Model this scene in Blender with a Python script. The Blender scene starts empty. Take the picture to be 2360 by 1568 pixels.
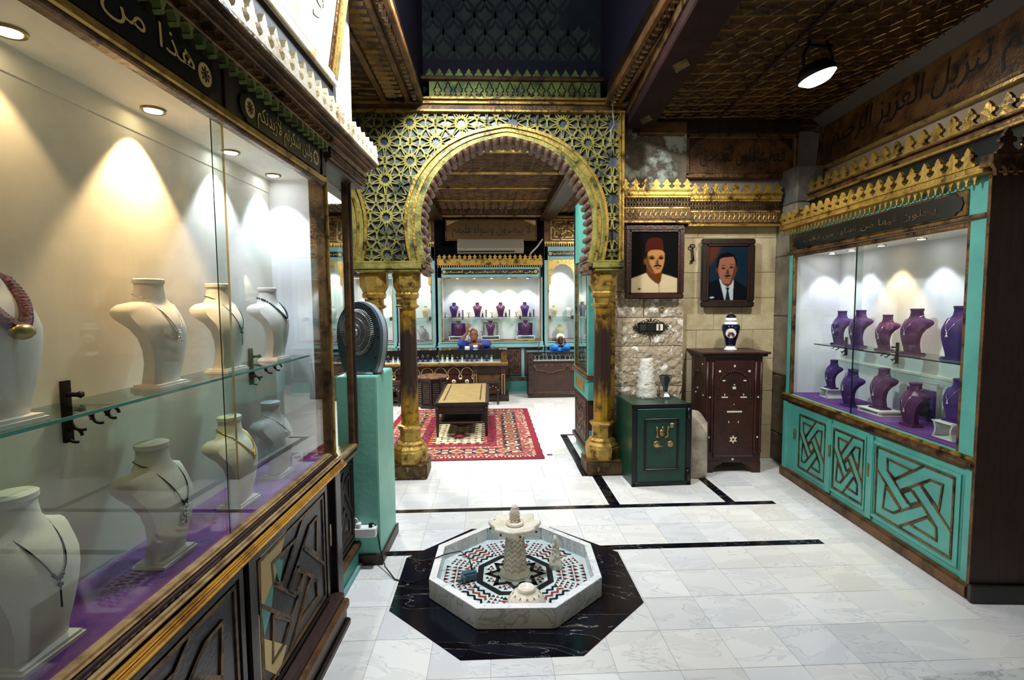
import bpy, bmesh, math, random
import numpy as np
from mathutils import Vector, Matrix
RND = random.Random(11)
SC = bpy.context.scene
COL = SC.collection
PI = math.pi
# ------------------------------------------------------------------ camera, world, exposure
YAW, PITCH, ROLL, EYE = math.radians(2.4), math.atan(84 / 1180), 0.008, 1.65
cam_data = bpy.data.cameras.new('camera'); cam = bpy.data.objects.new('camera', cam_data); COL.objects.link(cam)
cam_data.sensor_width = 36; cam_data.lens = 18.0; cam_data.clip_start = .05
cam.matrix_world = Matrix.Translation((0, 0, EYE)) @ Matrix.Rotation(-YAW, 4, 'Z') @ Matrix.Rotation(PI / 2 - PITCH, 4, 'X') @ Matrix.Rotation(-ROLL, 4, 'Z')
SC.camera = cam
w = bpy.data.worlds.new('world'); SC.world = w; w.use_nodes = True
w.node_tree.nodes['Background'].inputs[0].default_value = (.55, .6, .7, 1)
w.node_tree.nodes['Background'].inputs[1].default_value = .02
SC.view_settings.view_transform = 'Standard'; SC.view_settings.look = 'None'
SC.view_settings.exposure = 0.6; SC.view_settings.gamma = 1; SC.view_settings.use_curve_mapping = False

def lamp(name, kind, loc, energy, color=(1, 1, 1), to=None, size=.1, angle=60, blend=.6, sizey=None):
    d = bpy.data.lights.new(name, kind); d.energy = energy; d.color = color
    o = bpy.data.objects.new(name, d); COL.objects.link(o); o.location = loc
    if kind == 'SPOT': d.spot_size = math.radians(angle); d.spot_blend = blend; d.shadow_soft_size = size
    elif kind == 'AREA':
        d.size = size
        if sizey: d.shape = 'RECTANGLE'; d.size_y = sizey
    else: d.shadow_soft_size = size
    if to is not None: o.rotation_euler = (Vector(to) - Vector(loc)).to_track_quat('-Z', 'Y').to_euler()
    return o
COOL, WARM, GREEN = (.88, .94, 1), (1, .66, .34), (.9, 1, .78)
# flood light in the ceiling well, round lamp on the right, unseen fill lights added to brighten the back room
lamp('well_flood_light', 'SPOT', (-.28, 3.0, 3.72), 270, COOL, (-.28, 3.15, 0), .12, 168, .25)
lamp('well_flood_spill', 'POINT', (-.28, 3.0, 3.93), 55, COOL, None, .08)
lamp('round_lamp_light', 'SPOT', (2.25, 3.5, 3.12), 95, (1, .95, .86), (1.45, 5.0, .9), .09, 118, .8)
lamp('back_fill_one', 'AREA', (-2.3, 7.2, 3.14), 120, (1, .98, .92), (-2.3, 7.2, 0), .25, sizey=1.3)
lamp('back_fill_two', 'AREA', (2.4, 7.4, 3.14), 100, (1, .98, .92), (2.4, 7.4, 0), .25, sizey=1.3)
lamp('back_fill_three', 'AREA', (.2, 5.19, 3.325), 38, (.96, .98, 1), (.2, 5.9, 0), 1.2, sizey=.1)

# ------------------------------------------------------------------ materials
def rgb(h):
    h = h.lstrip('#'); c = [int(h[i:i + 2], 16) / 255 for i in (0, 2, 4)]
    return tuple(x / 12.92 if x <= .04045 else ((x + .055) / 1.055) ** 2.4 for x in c) + (1,)
MATS = {}
def mat(name, col, rough=.5, metal=0., col2=None, scale=6., lo=.42, hi=.62, bump=0., bscale=60., emit=0., col3=None, rnd=0., stretch=None, detail=5., spec=.5):
    m = bpy.data.materials.new(name); m.use_nodes = True; MATS[name] = m
    nt = m.node_tree; N = nt.nodes; L = nt.links; b = N['Principled BSDF']
    b.inputs['Base Color'].default_value = rgb(col); b.inputs['Roughness'].default_value = rough; b.inputs['Metallic'].default_value = metal
    b.inputs['Specular IOR Level'].default_value = spec
    geo = N.new('ShaderNodeNewGeometry'); vec = geo.outputs['Position']
    if stretch:
        mp = N.new('ShaderNodeMapping'); mp.inputs['Scale'].default_value = stretch; L.new(vec, mp.inputs[0]); vec = mp.outputs[0]
    if col2:
        nz = N.new('ShaderNodeTexNoise'); nz.inputs['Scale'].default_value = scale; nz.inputs['Detail'].default_value = detail; nz.inputs['Roughness'].default_value = .65
        L.new(vec, nz.inputs['Vector'])
        cr = N.new('ShaderNodeValToRGB'); cr.color_ramp.elements[0].position = lo; cr.color_ramp.elements[1].position = hi
        cr.color_ramp.elements[0].color = rgb(col); cr.color_ramp.elements[1].color = rgb(col2)
        if col3:
            e = cr.color_ramp.elements.new((lo + hi) / 2); e.color = rgb(col3)
        L.new(nz.outputs[0], cr.inputs[0]); out = cr.outputs[0]
        if rnd:
            oi = N.new('ShaderNodeObjectInfo'); hs = N.new('ShaderNodeHueSaturation'); mr = N.new('ShaderNodeMapRange')
            mr.inputs[3].default_value = 1 - rnd; mr.inputs[4].default_value = 1 + rnd
            L.new(oi.outputs['Random'], mr.inputs[0]); L.new(mr.outputs[0], hs.inputs['Value']); L.new(out, hs.inputs['Color']); out = hs.outputs[0]
        L.new(out, b.inputs['Base Color'])
    if bump:
        n2 = N.new('ShaderNodeTexNoise'); n2.inputs['Scale'].default_value = bscale; n2.inputs['Detail'].default_value = 5; L.new(vec, n2.inputs['Vector'])
        bp = N.new('ShaderNodeBump'); bp.inputs['Strength'].default_value = bump; bp.inputs['Distance'].default_value = .02
        L.new(n2.outputs[0], bp.inputs['Height']); L.new(bp.outputs[0], b.inputs['Normal'])
    if emit:
        b.inputs['Emission Color'].default_value = rgb(col); b.inputs['Emission Strength'].default_value = emit
    return m
def marble(name, base, vein, rough, scale, width, base2, tint=.05):
    m = bpy.data.materials.new(name); m.use_nodes = True; MATS[name] = m
    nt = m.node_tree; N = nt.nodes; L = nt.links; b = N['Principled BSDF']; b.inputs['Roughness'].default_value = rough
    geo = N.new('ShaderNodeNewGeometry'); oi = N.new('ShaderNodeObjectInfo')
    cx = N.new('ShaderNodeCombineXYZ'); mu = N.new('ShaderNodeMath'); mu.operation = 'MULTIPLY'; mu.inputs[1].default_value = 37
    L.new(oi.outputs['Random'], mu.inputs[0]); L.new(mu.outputs[0], cx.inputs[2])
    ad = N.new('ShaderNodeVectorMath'); L.new(geo.outputs['Position'], ad.inputs[0]); L.new(cx.outputs[0], ad.inputs[1])
    mp = N.new('ShaderNodeMapping'); mp.inputs['Rotation'].default_value = (0, 0, .7); mp.inputs['Scale'].default_value = (1, 2.4, 1); L.new(ad.outputs[0], mp.inputs[0])
    nz = N.new('ShaderNodeTexNoise'); nz.inputs['Scale'].default_value = scale; nz.inputs['Detail'].default_value = 7; nz.inputs['Distortion'].default_value = 1.6
    L.new(mp.outputs[0], nz.inputs['Vector'])
    cr = N.new('ShaderNodeValToRGB'); el = cr.color_ramp.elements
    el[0].position = .5 - width * 3; el[0].color = rgb(base); el[1].position = .5 + width * 4; el[1].color = rgb(base2)
    for p, c in ((.5 - width, base), (.5, vein), (.5 + width, base)):
        e = el.new(p); e.color = rgb(c)
    L.new(nz.outputs[0], cr.inputs[0])
    hs = N.new('ShaderNodeHueSaturation'); mr = N.new('ShaderNodeMapRange'); mr.inputs[3].default_value = 1 - tint; mr.inputs[4].default_value = 1 + tint * .3
    L.new(oi.outputs['Random'], mr.inputs[0]); L.new(mr.outputs[0], hs.inputs['Value']); L.new(cr.outputs[0], hs.inputs['Color'])
    tr = N.new('ShaderNodeValToRGB'); te = tr.color_ramp.elements; te[0].color = rgb('#fdfbf6'); te[1].color = rgb('#f4f6fb'); e = te.new(.5); e.color = rgb('#ffffff')
    r2 = N.new('ShaderNodeMath'); r2.operation = 'FRACT'; L.new(mu.outputs[0], r2.inputs[0]); L.new(r2.outputs[0], tr.inputs[0])
    mm = N.new('ShaderNodeMixRGB'); mm.blend_type = 'MULTIPLY'; mm.inputs[0].default_value = 1; L.new(hs.outputs[0], mm.inputs[1]); L.new(tr.outputs[0], mm.inputs[2])
    L.new(mm.outputs[0], b.inputs['Base Color'])
    return m
def glassy(name, tint, ior, rough=0., bump=0.):
    m = bpy.data.materials.new(name); m.use_nodes = True; MATS[name] = m
    nt = m.node_tree; N = nt.nodes; L = nt.links; N.remove(N['Principled BSDF'])
    t = N.new('ShaderNodeBsdfTransparent'); t.inputs[0].default_value = rgb(tint)
    g = N.new('ShaderNodeBsdfGlossy'); g.inputs['Roughness'].default_value = rough
    f = N.new('ShaderNodeLayerWeight'); f.inputs[0].default_value = .5; mx = N.new('ShaderNodeMixShader')
    pw = N.new('ShaderNodeMath'); pw.operation = 'POWER'; pw.inputs[1].default_value = 5; L.new(f.outputs['Facing'], pw.inputs[0])
    ma = N.new('ShaderNodeMath'); ma.operation = 'MULTIPLY_ADD'; f0 = ((ior - 1) / (ior + 1)) ** 2; ma.inputs[1].default_value = 1 - f0; ma.inputs[2].default_value = f0; L.new(pw.outputs[0], ma.inputs[0])
    L.new(ma.outputs[0], mx.inputs[0]); L.new(t.outputs[0], mx.inputs[1]); L.new(g.outputs[0], mx.inputs[2]); L.new(mx.outputs[0], N['Material Output'].inputs[0])
    if bump:
        n2 = N.new('ShaderNodeTexNoise'); n2.inputs['Scale'].default_value = 34; n2.inputs['Detail'].default_value = 3
        bp = N.new('ShaderNodeBump'); bp.inputs['Strength'].default_value = bump; bp.inputs['Distance'].default_value = .01
        L.new(n2.outputs[0], bp.inputs['Height']); L.new(bp.outputs[0], g.inputs['Normal'])
def vcol(name, rough=.9, metal=0, bump=0):
    m = bpy.data.materials.new(name); m.use_nodes = True; MATS[name] = m
    nt = m.node_tree; N = nt.nodes; a = N.new('ShaderNodeVertexColor'); a.layer_name = 'col'
    nt.links.new(a.outputs[0], N['Principled BSDF'].inputs['Base Color']); N['Principled BSDF'].inputs['Roughness'].default_value = rough
mat('gold', '#ac8c42', .36, .6, '#382813', 9, .46, .64, .25, 40, col3='#92732f')
mat('gold_green_cast', '#8f8644', .5, .42, '#2c3018', 7, .42, .66, .25, 45, col3='#76702e')  # mottled gilt, the greenish cast of lamp light mixed into its colour
mat('gold_dark', '#705432', .38, .55, '#2c1a0a', 8, .45, .62, .3, 40)
mat('gold_wood', '#6c4a26', .44, .3, '#32200f', 7, .42, .64, .3, 50)
mat('gold_bright', '#c8aa66', .32, .65, '#7c5c28', 10, .5, .7, .2, 50)
mat('gold_green', '#8a9c58', .45, .4, '#2f4a34', 6, .42, .68, .25, 45, col3='#6a7a44')
mat('rail_pale', '#b09468', .3, .3, '#6e5434', 9, .42, .64, .15, 60); mat('rail_yellow', '#c2923c', .32, .3, '#7a5220', 7, .45, .68, .15, 60)
mat('crest_lit', '#eee4cc', .4, .3, '#b08c48', 8, .5, .75, .15, 60)  # gilt paled so its colour carries the glare of the flood light
mat('ceiling_gold', '#3c2812', .42, .4, '#180d08', 5, .42, .62, .4, 30)
mat('ridge_gold', '#735626', .34, .65, '#402a10', 8, .45, .65, .2, 60)
mat('wood_dark', '#2b1a14', .36, 0, '#150c0a', 5, .4, .65, .15, 50, stretch=(6, 6, 1))
mat('wood_brown', '#38201a', .42, 0, '#27140d', 6, .4, .65, .2, 50, stretch=(6, 6, 1))
mat('wood_red', '#3a180f', .38, 0, '#2a100a', 6, .4, .65, .2, 50)
mat('reed_brown', '#6a4a38', .5, 0, '#40281c', 14, .4, .65, .2, 60)
mat('black_wood', '#14100f', .32, 0, '#241a18', 6, .4, .7, .1, 60)
mat('teal', '#519e90', .42, 0, '#468c80', 3, .4, .65, .06, 80)
mat('teal_pale', '#7ba6a9', .45, 0, '#6c979b', 3, .4, .65, .06, 80)
mat('teal_mint', '#86cdb9', .45, 0, '#78c0ac', 4, .4, .65, .1, 30)
mat('black', '#0a0a0d', .35); mat('black_sign', '#0c1413', .28); mat('matte_black', '#050505', .8)
mat('letter_gold', '#d8bc78', .45, .1); mat('letter_dark', '#0d0f12', .5)
mat('cream', '#e9e2d6', .75, 0, '#dcd4c6', 3, .4, .7); mat('white_wall', '#ece9ea', .7, 0, '#dcdade', 2, .4, .7)
mat('white', '#f2f1ee', .45); mat('white_gloss', '#f4f4f2', .15)
mat('purple_velvet', '#3a1660', .85, 0, '#46206c', 8, .4, .65, .05, 300); mat('plum_velvet', '#52204e', .85, 0, '#602a58', 8, .4, .65, .05, 300)
mat('purple_cloth', '#5c2a78', .9, 0, '#703a8c', 5, .4, .65, .3, 150)
mat('suede', '#d9d2cb', .9, 0, '#cac3be', 6, .4, .65, .04, 300); mat('suede_beige', '#cdbd98', .9, 0, '#bcab86', 8, .4, .65, .04, 300); mat('suede_grey', '#b9b6b6', .9, 0, '#a8a4a4', 8, .4, .65, .04, 300)
mat('silver', '#d8dade', .2, 1); mat('jewel', '#f4f8ff', .08, .7); mat('chain_gold', '#d8b24a', .25, 1); mat('chain_dark', '#2a2a30', .3, .7); mat('bead_plum', '#561028', .35, 0, '#7c2040', 60, .4, .6, .5, 150)
mat('iron', '#17120f', .5, .5); mat('brass', '#a58f60', .35, .8, '#6a5634', 20, .45, .65)
marble('marble_tile', '#ececea', '#d0d3d8', .17, 1.7, .012, '#e3e3e2', .11)
marble('marble_grey', '#d3d7d6', '#a2abb0', .2, 4, .035, '#bcc5c8', .06)
marble('marble_black', '#0c0f1c', '#8a867e', .14, 1.5, .0022, '#070811', .02)
marble('marble_white', '#f1f1f2', '#c4c8cf', .2, 4, .02, '#e8e9ec', .02)
mat('grout', '#a9a7a3', .8)
mat('limestone', '#c2b28e', .85, 0, '#a4946c', 3, .38, .68, .5, 18, rnd=.08); mat('rough_stone', '#b5a48a', .9, 0, '#ece5d8', 11, .44, .62, 1.2, 26, col3='#9c8a70', rnd=.1)
mat('old_plaster', '#6e6554', .9, 0, '#a9b0a2', 4, .42, .62, .8, 15, col3='#544a3c'); mat('plaster', '#95877a', .8, 0, '#7e7164', 2, .4, .7, .2, 20)
mat('pale_stone', '#c6b9a6', .85, 0, '#a39583', 5, .4, .66, .7, 22); mat('grey_block', '#4c4840', .9, 0, '#6c675c', 6, .4, .66, .7, 22)
mat('navy', '#15132c', .7); mat('beam_maroon', '#1d0d0c', .75, 0, '#2a1512', 5, .4, .66, .2, 40, spec=.15); mat('cove', '#4c443d', .85); mat('cream_wall', '#a5947c', .85, 0, '#8c7c66', 3, .4, .7, .2, 20); mat('pier_stone', '#7c705c', .9, 0, '#5e5444', 5, .4, .66, .6, 22); mat('well_paint', '#1c2930', .7, 0, '#10151d', 3, .42, .66); mat('well_motif', '#38473e', .7, 0, '#232f2e', 4, .4, .7)
mat('safe_green', '#0c3a2c', .3, .1, '#0a2e24', 9, .45, .7, .08, 40); mat('safe_black', '#0b0d10', .3, .2)
mat('mirror', '#7c8288', .08, .9, '#5a6068', 3, .4, .7); mat('lattice_back', '#666d74', .25, .5, '#363b41', 4, .4, .66)
mat('red_stone', '#a33a30', .35); mat('dark_stone', '#15161c', .3); mat('porcelain', '#eae3d3', .25, 0, '#d6c9ae', 12, .45, .7, .1, 60); mat('porcelain_line', '#b09684', .5)
mat('plastic_blue', '#3f6170', .35); mat('fan_grey', '#3f5058', .4, .1); mat('fan_rim', '#9aa4ac', .3, .1); mat('cable_black', '#0c0c0e', .4); mat('wire', '#c8cac8', .3, .8)
mat('cobalt', '#0f0e33', .12); mat('bone', '#d8d0b8', .4); mat('cream_inlay', '#c9ae6e', .45)
mat('leather_tan', '#9c8653', .6, 0, '#8a7444', 9, .4, .66, .2, 100); mat('leather_brown', '#3f2e24', .5, 0, '#2a1d16', 9, .4, .66, .3, 60)
mat('ac_grey', '#837c6c', .55); mat('ac_panel', '#6f6a5e', .7); mat('gold_greenish', '#6a4e24', .42, .45, '#3f6a34', 1.6, .5, .72, .25, 45, col3='#5c4820'); mat('plaster_white', '#efe9dc', .8, 0, '#d8cfbc', 14, .4, .66, .6, 40)  # the gilt board colour is mottled with green by noise
mat('skin_tan', '#7c4a33', .55); mat('skin_dark', '#3c2119', .55); mat('sweater_blue', '#31468f', .9, 0, '#3a52a0', 20, .4, .66, .3, 120); mat('jacket_blue', '#1f7fe0', .6, 0, '#2a8cf0', 9, .4, .66, .2, 60); mat('scarf_white', '#e6e0d4', .85)
mat('eye_dark', '#0a0706', .3); mat('trouser', '#15171f', .9)
for n_, c_ in dict(paint_dark='#14130f', paint_fez='#5f2414', paint_skin='#c8965f', paint_skin2='#76471f', paint_shirt='#e2cfa8', paint_ink='#120c08', paint_blue='#1d3442', paint_navy='#0e1722', paint_rose='#a8745a', paint_shade='#6a3e2e', paint_hair='#0b0a0a', paint_white='#cfd4d2', paint_tie='#0f3444', paint_lip='#8a4a3a', paint_red='#8a2418').items(): mat(n_, c_, .75, spec=.2)
mat('bulb', '#ffffff', .5, emit=30); mat('bulb_warm', '#ffe2b0', .5, emit=20); mat('fill_glow', '#fdfaf0', .5, emit=9)
glassy('glass', '#f3f8f6', 1.45); glassy('shelf_glass', '#d8ece8', 1.5); glassy('glass_top', '#aebdbd', 1.9); glassy('water', '#f2faf8', 1.33, .02, .35)
mat('glass_edge', '#5f9a94', .1); mat('glass_edge_dark', '#12201e', .1)
vcol('rug_wool', .95); vcol('oil_paint', .85); MATS['oil_paint'].node_tree.nodes['Principled BSDF'].inputs['Specular IOR Level'].default_value = .1; 
# ------------------------------------------------------------------ mesh helpers
class B:
    def __init__(s): s.v = []; s.f = []
    def add(s, vs, fs):
        o = len(s.v); s.v += [tuple(p) for p in vs]; s.f += [[i + o for i in q] for q in fs]; return s
    def box(s, x0, x1, y0, y1, z0, z1):
        return s.add([(x0, y0, z0), (x1, y0, z0), (x1, y1, z0), (x0, y1, z0), (x0, y0, z1), (x1, y0, z1), (x1, y1, z1), (x0, y1, z1)],
                     [(0, 3, 2, 1), (4, 5, 6, 7), (0, 1, 5, 4), (1, 2, 6, 5), (2, 3, 7, 6), (3, 0, 4, 7)])
    def prism(s, poly, axis, a, b):
        n = len(poly)
        if axis == 'z': A = [(p[0], p[1], a) for p in poly]; C = [(p[0], p[1], b) for p in poly]
        elif axis == 'y': A = [(p[0], a, p[1]) for p in poly]; C = [(p[0], b, p[1]) for p in poly]
        else: A = [(a, p[0], p[1]) for p in poly]; C = [(b, p[0], p[1]) for p in poly]
        return s.add(A + C, [list(range(n))[::-1], list(range(n, 2 * n))] + [[i, (i + 1) % n, n + (i + 1) % n, n + i] for i in range(n)])
    def bar(s, p, q, w, h, up=(0, 0, 1), ext=0.):
        p = Vector(p); q = Vector(q); d = (q - p).normalized(); p = p - d * ext; q = q + d * ext
        u = Vector(up); sx = d.cross(u).normalized() * (w / 2); u = sx.cross(d).normalized() * (h / 2)
        vs = [p - sx - u, p + sx - u, p + sx + u, p - sx + u, q - sx - u, q + sx - u, q + sx + u, q - sx + u]
        return s.add(vs, [(0, 1, 2, 3), (7, 6, 5, 4), (0, 4, 5, 1), (1, 5, 6, 2), (2, 6, 7, 3), (3, 7, 4, 0)])
    def ridge(s, p, q, w, h, up):          # triangular-section batten
        p = Vector(p); q = Vector(q); d = (q - p).normalized(); u = Vector(up); sx = d.cross(u).normalized() * (w / 2); u = u * h
        return s.add([p - sx, p + sx, p + u, q - sx, q + sx, q + u], [(0, 1, 4, 3), (1, 2, 5, 4), (2, 0, 3, 5), (0, 2, 1), (3, 4, 5)])
    def tube(s, pts, r, n=6, closed=False):
        P = [Vector(p) for p in pts]; m = len(P); rings = []; up = None
        for i in range(m):
            a = P[(i - 1) % m] if (closed or i) else P[0]; c = P[(i + 1) % m] if (closed or i < m - 1) else P[-1]
            d = (c - a).normalized()
            if up is None: up = Vector((0, 0, 1)) if abs(d.z) < .9 else Vector((1, 0, 0))
            x = d.cross(up)
            if x.length < 1e-5: x = d.orthogonal()
            x.normalize(); up = x.cross(d).normalized(); rr = r[i] if isinstance(r, (list, tuple)) else r
            rings.append([P[i] + (x * math.cos(2 * PI * k / n) + up * math.sin(2 * PI * k / n)) * rr for k in range(n)])
        fs = []; K = m if closed else m - 1
        for i in range(K):
            j = (i + 1) % m
            fs += [[i * n + k, i * n + (k + 1) % n, j * n + (k + 1) % n, j * n + k] for k in range(n)]
        if not closed: fs += [list(range(n))[::-1], [(m - 1) * n + k for k in range(n)]]
        return s.add([v for q in rings for v in q], fs)
    def lathe(s, prof, n=16, c=(0, 0, 0), ph=0., sx=1., sy=1.):
        m = len(prof); vs = []
        for r, z in prof: vs += [(c[0] + r * sx * math.cos(ph + 2 * PI * k / n), c[1] + r * sy * math.sin(ph + 2 * PI * k / n), c[2] + z) for k in range(n)]
        fs = [[i * n + k, i * n + (k + 1) % n, (i + 1) * n + (k + 1) % n, (i + 1) * n + k] for i in range(m - 1) for k in range(n)]
        return s.add(vs, fs + [list(range(n))[::-1], [(m - 1) * n + k for k in range(n)]])
    def ball(s, c, r, n=8, sc=(1, 1, 1)):
        m = n // 2; pr = [(max(1e-4, r * math.sin(PI * i / m)), -r * math.cos(PI * i / m)) for i in range(m + 1)]
        o = len(s.v); s.lathe(pr, n)
        for i in range(o, len(s.v)): p = s.v[i]; s.v[i] = (p[0] * sc[0] + c[0], p[1] * sc[1] + c[1], p[2] * sc[2] + c[2])
        return s
    def loft(s, rings, cap=True):
        n = len(rings[0]); fs = [[i * n + k, i * n + (k + 1) % n, (i + 1) * n + (k + 1) % n, (i + 1) * n + k] for i in range(len(rings) - 1) for k in range(n)]
        if cap: fs += [list(range(n))[::-1], [(len(rings) - 1) * n + k for k in range(n)]]
        return s.add([v for q in rings for v in q], fs)
    def flat(s, poly, z=0.): return s.add([(p[0], p[1], z) for p in poly], [list(range(len(poly)))])
    def xf(s, M): s.v = [tuple(M @ Vector(p)) for p in s.v]; return s
    def mesh(s, name, m, smooth=False, bev=0., seg=1):
        me = bpy.data.meshes.new(name); me.from_pydata(s.v, [], s.f)
        bm = bmesh.new(); bm.from_mesh(me)
        bmesh.ops.recalc_face_normals(bm, faces=bm.faces)
        if bev: bmesh.ops.bevel(bm, geom=[e for e in bm.edges if len(e.link_faces) == 2 and e.calc_face_angle(0) > .5], offset=bev, segments=seg, affect='EDGES', clamp_overlap=True)
        bm.to_mesh(me); bm.free(); me.materials.append(MATS[m])
        if smooth: me.polygons.foreach_set('use_smooth', [True] * len(me.polygons)); me.update()
        return me
    def o(s, name, m, parent=None, smooth=False, bev=0., seg=1, kind=None):
        return link(name, s.mesh(name, m, smooth, bev, seg), parent, kind)
def link(name, me, parent=None, kind=None, loc=None, rz=0., sc=None):
    o = bpy.data.objects.new(name, me); COL.objects.link(o); o.parent = parent
    if loc is not None: o.location = loc
    if rz: o.rotation_euler.z = rz
    if sc is not None: o.scale = sc if isinstance(sc, (tuple, list)) else (sc,) * 3
    if kind: o['kind'] = kind
    return o
def tag(o, label, cat, group=None):
    o['label'] = label; o['category'] = cat
    if group: o['group'] = group
    return o
def thing(name, label, cat, loc=(0, 0, 0), rz=0., group=None, sc=None):
    return tag(link(name, None, None, None, loc, rz, sc), label, cat, group)
def struct(name, b, m, parent=None, **k):
    o = b.o(name, m, parent, **k)
    if parent is None: o['kind'] = 'structure'
    return o
def copytree(o, parent=None):
    c = o.copy(); COL.objects.link(c); c.parent = parent
    for ch in list(o.children): copytree(ch, c)
    return c
def FM(origin, right, up):
    r = Vector(right).normalized(); u = Vector(up).normalized(); n = r.cross(u)
    return Matrix(((r.x, u.x, n.x, origin[0]), (r.y, u.y, n.y, origin[1]), (r.z, u.z, n.z, origin[2]), (0, 0, 0, 1)))
def faceL(o): return FM(o, (0, 1, 0), (0, 0, 1))     # looks towards +x
def faceR(o): return FM(o, (0, -1, 0), (0, 0, 1))    # looks towards -x
def faceB(o): return FM(o, (1, 0, 0), (0, 0, 1))     # looks towards -y
# ------------------------------------------------------------------ Arabic lettering
AR = {}
for ch, code, n_ in (('ا', 0xFE8D, 2), ('ب', 0xFE8F, 4), ('ة', 0xFE93, 2), ('ت', 0xFE95, 4), ('ج', 0xFE9D, 4), ('ح', 0xFEA1, 4), ('خ', 0xFEA5, 4), ('د', 0xFEA9, 2), ('ذ', 0xFEAB, 2), ('ر', 0xFEAD, 2), ('ز', 0xFEAF, 2), ('س', 0xFEB1, 4), ('ش', 0xFEB5, 4), ('ص', 0xFEB9, 4), ('ض', 0xFEBD, 4), ('ط', 0xFEC1, 4), ('ع', 0xFEC9, 4), ('غ', 0xFECD, 4), ('ف', 0xFED1, 4), ('ق', 0xFED5, 4), ('ك', 0xFED9, 4), ('ل', 0xFEDD, 4), ('م', 0xFEE1, 4), ('ن', 0xFEE5, 4), ('ه', 0xFEE9, 4), ('و', 0xFEED, 2), ('ي', 0xFEF1, 4), ('أ', 0xFE83, 2), ('إ', 0xFE87, 2), ('ئ', 0xFE89, 4), ('ء', 0xFE80, 1), ('\ue001', 0xFEFB, 2), ('\ue002', 0xFEF7, 2)): AR[ch] = (code, n_)
def shape(t):
    t = t.replace('لا', '\ue001').replace('لأ', '\ue002'); out = []
    for i, c in enumerate(t):
        if c not in AR: out.append(c); continue
        code, n_ = AR[c]
        prev = i > 0 and t[i - 1] in AR and AR[t[i - 1]][1] == 4 and n_ > 1
        nxt = n_ == 4 and i + 1 < len(t) and t[i + 1] in AR and AR[t[i + 1]][1] > 1
        out.append(chr(code + (3 if prev and nxt else 2 if nxt else 1 if prev else 0)))
    return ''.join(out[::-1])
def lettering(text, wd, ht, m, parent, M, name='lettering', arabic=True, depth=.0015, slant=0.):
    c = bpy.data.curves.new('t', 'FONT'); c.body = shape(text) if arabic else text; c.size = 1; c.resolution_u = 4; c.shear = slant
    t = bpy.data.objects.new('t', c); COL.objects.link(t)
    dg = bpy.context.evaluated_depsgraph_get(); me = bpy.data.meshes.new_from_object(t.evaluated_get(dg)); bpy.data.objects.remove(t)
    if not len(me.vertices): return None
    xs = [v.co.x for v in me.vertices]; ys = [v.co.y for v in me.vertices]
    x0, x1, y0, y1 = min(xs), max(xs), min(ys), max(ys); sx = wd / (x1 - x0); sy = ht / (y1 - y0)
    for v in me.vertices: v.co = M @ Vector(((v.co.x - (x0 + x1) / 2) * sx, (v.co.y - (y0 + y1) / 2) * sy, depth))
    me.materials.clear(); me.materials.append(MATS[m])
    return link(name, me, parent)
# ------------------------------------------------------------------ ornament makers
def leaf_poly(w_, h):     # one trefoil leaf of the cresting, base width w_
    a = [(.5, 0), (.5, .1), (.33, .2), (.2, .34), (.24, .42), (.38, .44), (.4, .56), (.3, .64), (.2, .66), (.2, .76), (.1, .88), (0, 1)]
    return [(x * w_, y * h) for x, y in a] + [(-x * w_, y * h) for x, y in a[-2::-1]]
LEAF = {}
def cresting(parent, M, length, w_, h, m, th=.02, name='crest_leaf'):
    n = max(1, round(length / w_)); w_ = length / n
    key = (round(w_, 4), h, m, th)
    if key not in LEAF: LEAF[key] = B().prism([(x, y) for x, y in leaf_poly(w_ * 1.002, h)], 'z', 0, th).mesh('crest_leaf', m)
    for i in range(n):
        o = link(name, LEAF[key], parent); o.matrix_local = M @ Matrix.Translation((w_ * (i + .5), 0, 0))
DROP = {}
def drops(parent, M, length, step, h, m, name='pendant_drop'):
    n = max(1, round(length / step)); st = length / n; key = (round(st, 4), h, m)
    if key not in DROP:
        b = B().prism([(-st * .46, 0), (st * .46, 0), (st * .4, -h * .2), (st * .2, -h * .45), (st * .08, -h * .75), (st * .13, -h * .84), (0, -h), (-st * .13, -h * .84), (-st * .08, -h * .75), (-st * .2, -h * .45), (-st * .4, -h * .2)], 'z', 0, st * .4)
        DROP[key] = b.mesh('pendant_drop', m)
    for i in range(n):
        o = link(name, DROP[key], parent); o.matrix_local = M @ Matrix.Translation((st * (i + .5), 0, 0))
def knot_lines(k=.84):       # interlaced strap motif: four strap-ends, a centre lozenge and eight strap edges, point-symmetric
    L = []
    half = [[(-.68, .77), (0, .74), (-.44, .29), (-.66, .44)], [(.24, .49), (.46, .7), (.76, .72), (.7, .04)]]
    for q in half:
        for sg in (1, -1):
            p = [(x * sg, y * sg) for x, y in q]; L += [(p[i], p[(i + 1) % 4]) for i in range(4)]
    d = [(-.24, 0), (0, .21), (.24, 0), (0, -.21)]; L += [(d[i], d[(i + 1) % 4]) for i in range(4)]
    for p, q in (((-1, .36), (-.26, -.43)), ((-.66, .44), (-.07, -.2)), ((-.45, .27), (.3, 1)), ((-.28, .05), (.46, .7))):
        for sg in (1, -1): L.append(((p[0] * sg, p[1] * sg), (q[0] * sg, q[1] * sg)))
    c = [(-1, -1), (1, -1), (1, 1), (-1, 1)]; L += [(c[i], c[(i + 1) % 4]) for i in range(4)]
    return [((p[0] * k, p[1] * k), (q[0] * k, q[1] * k)) for p, q in L]
KN = knot_lines()
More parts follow.
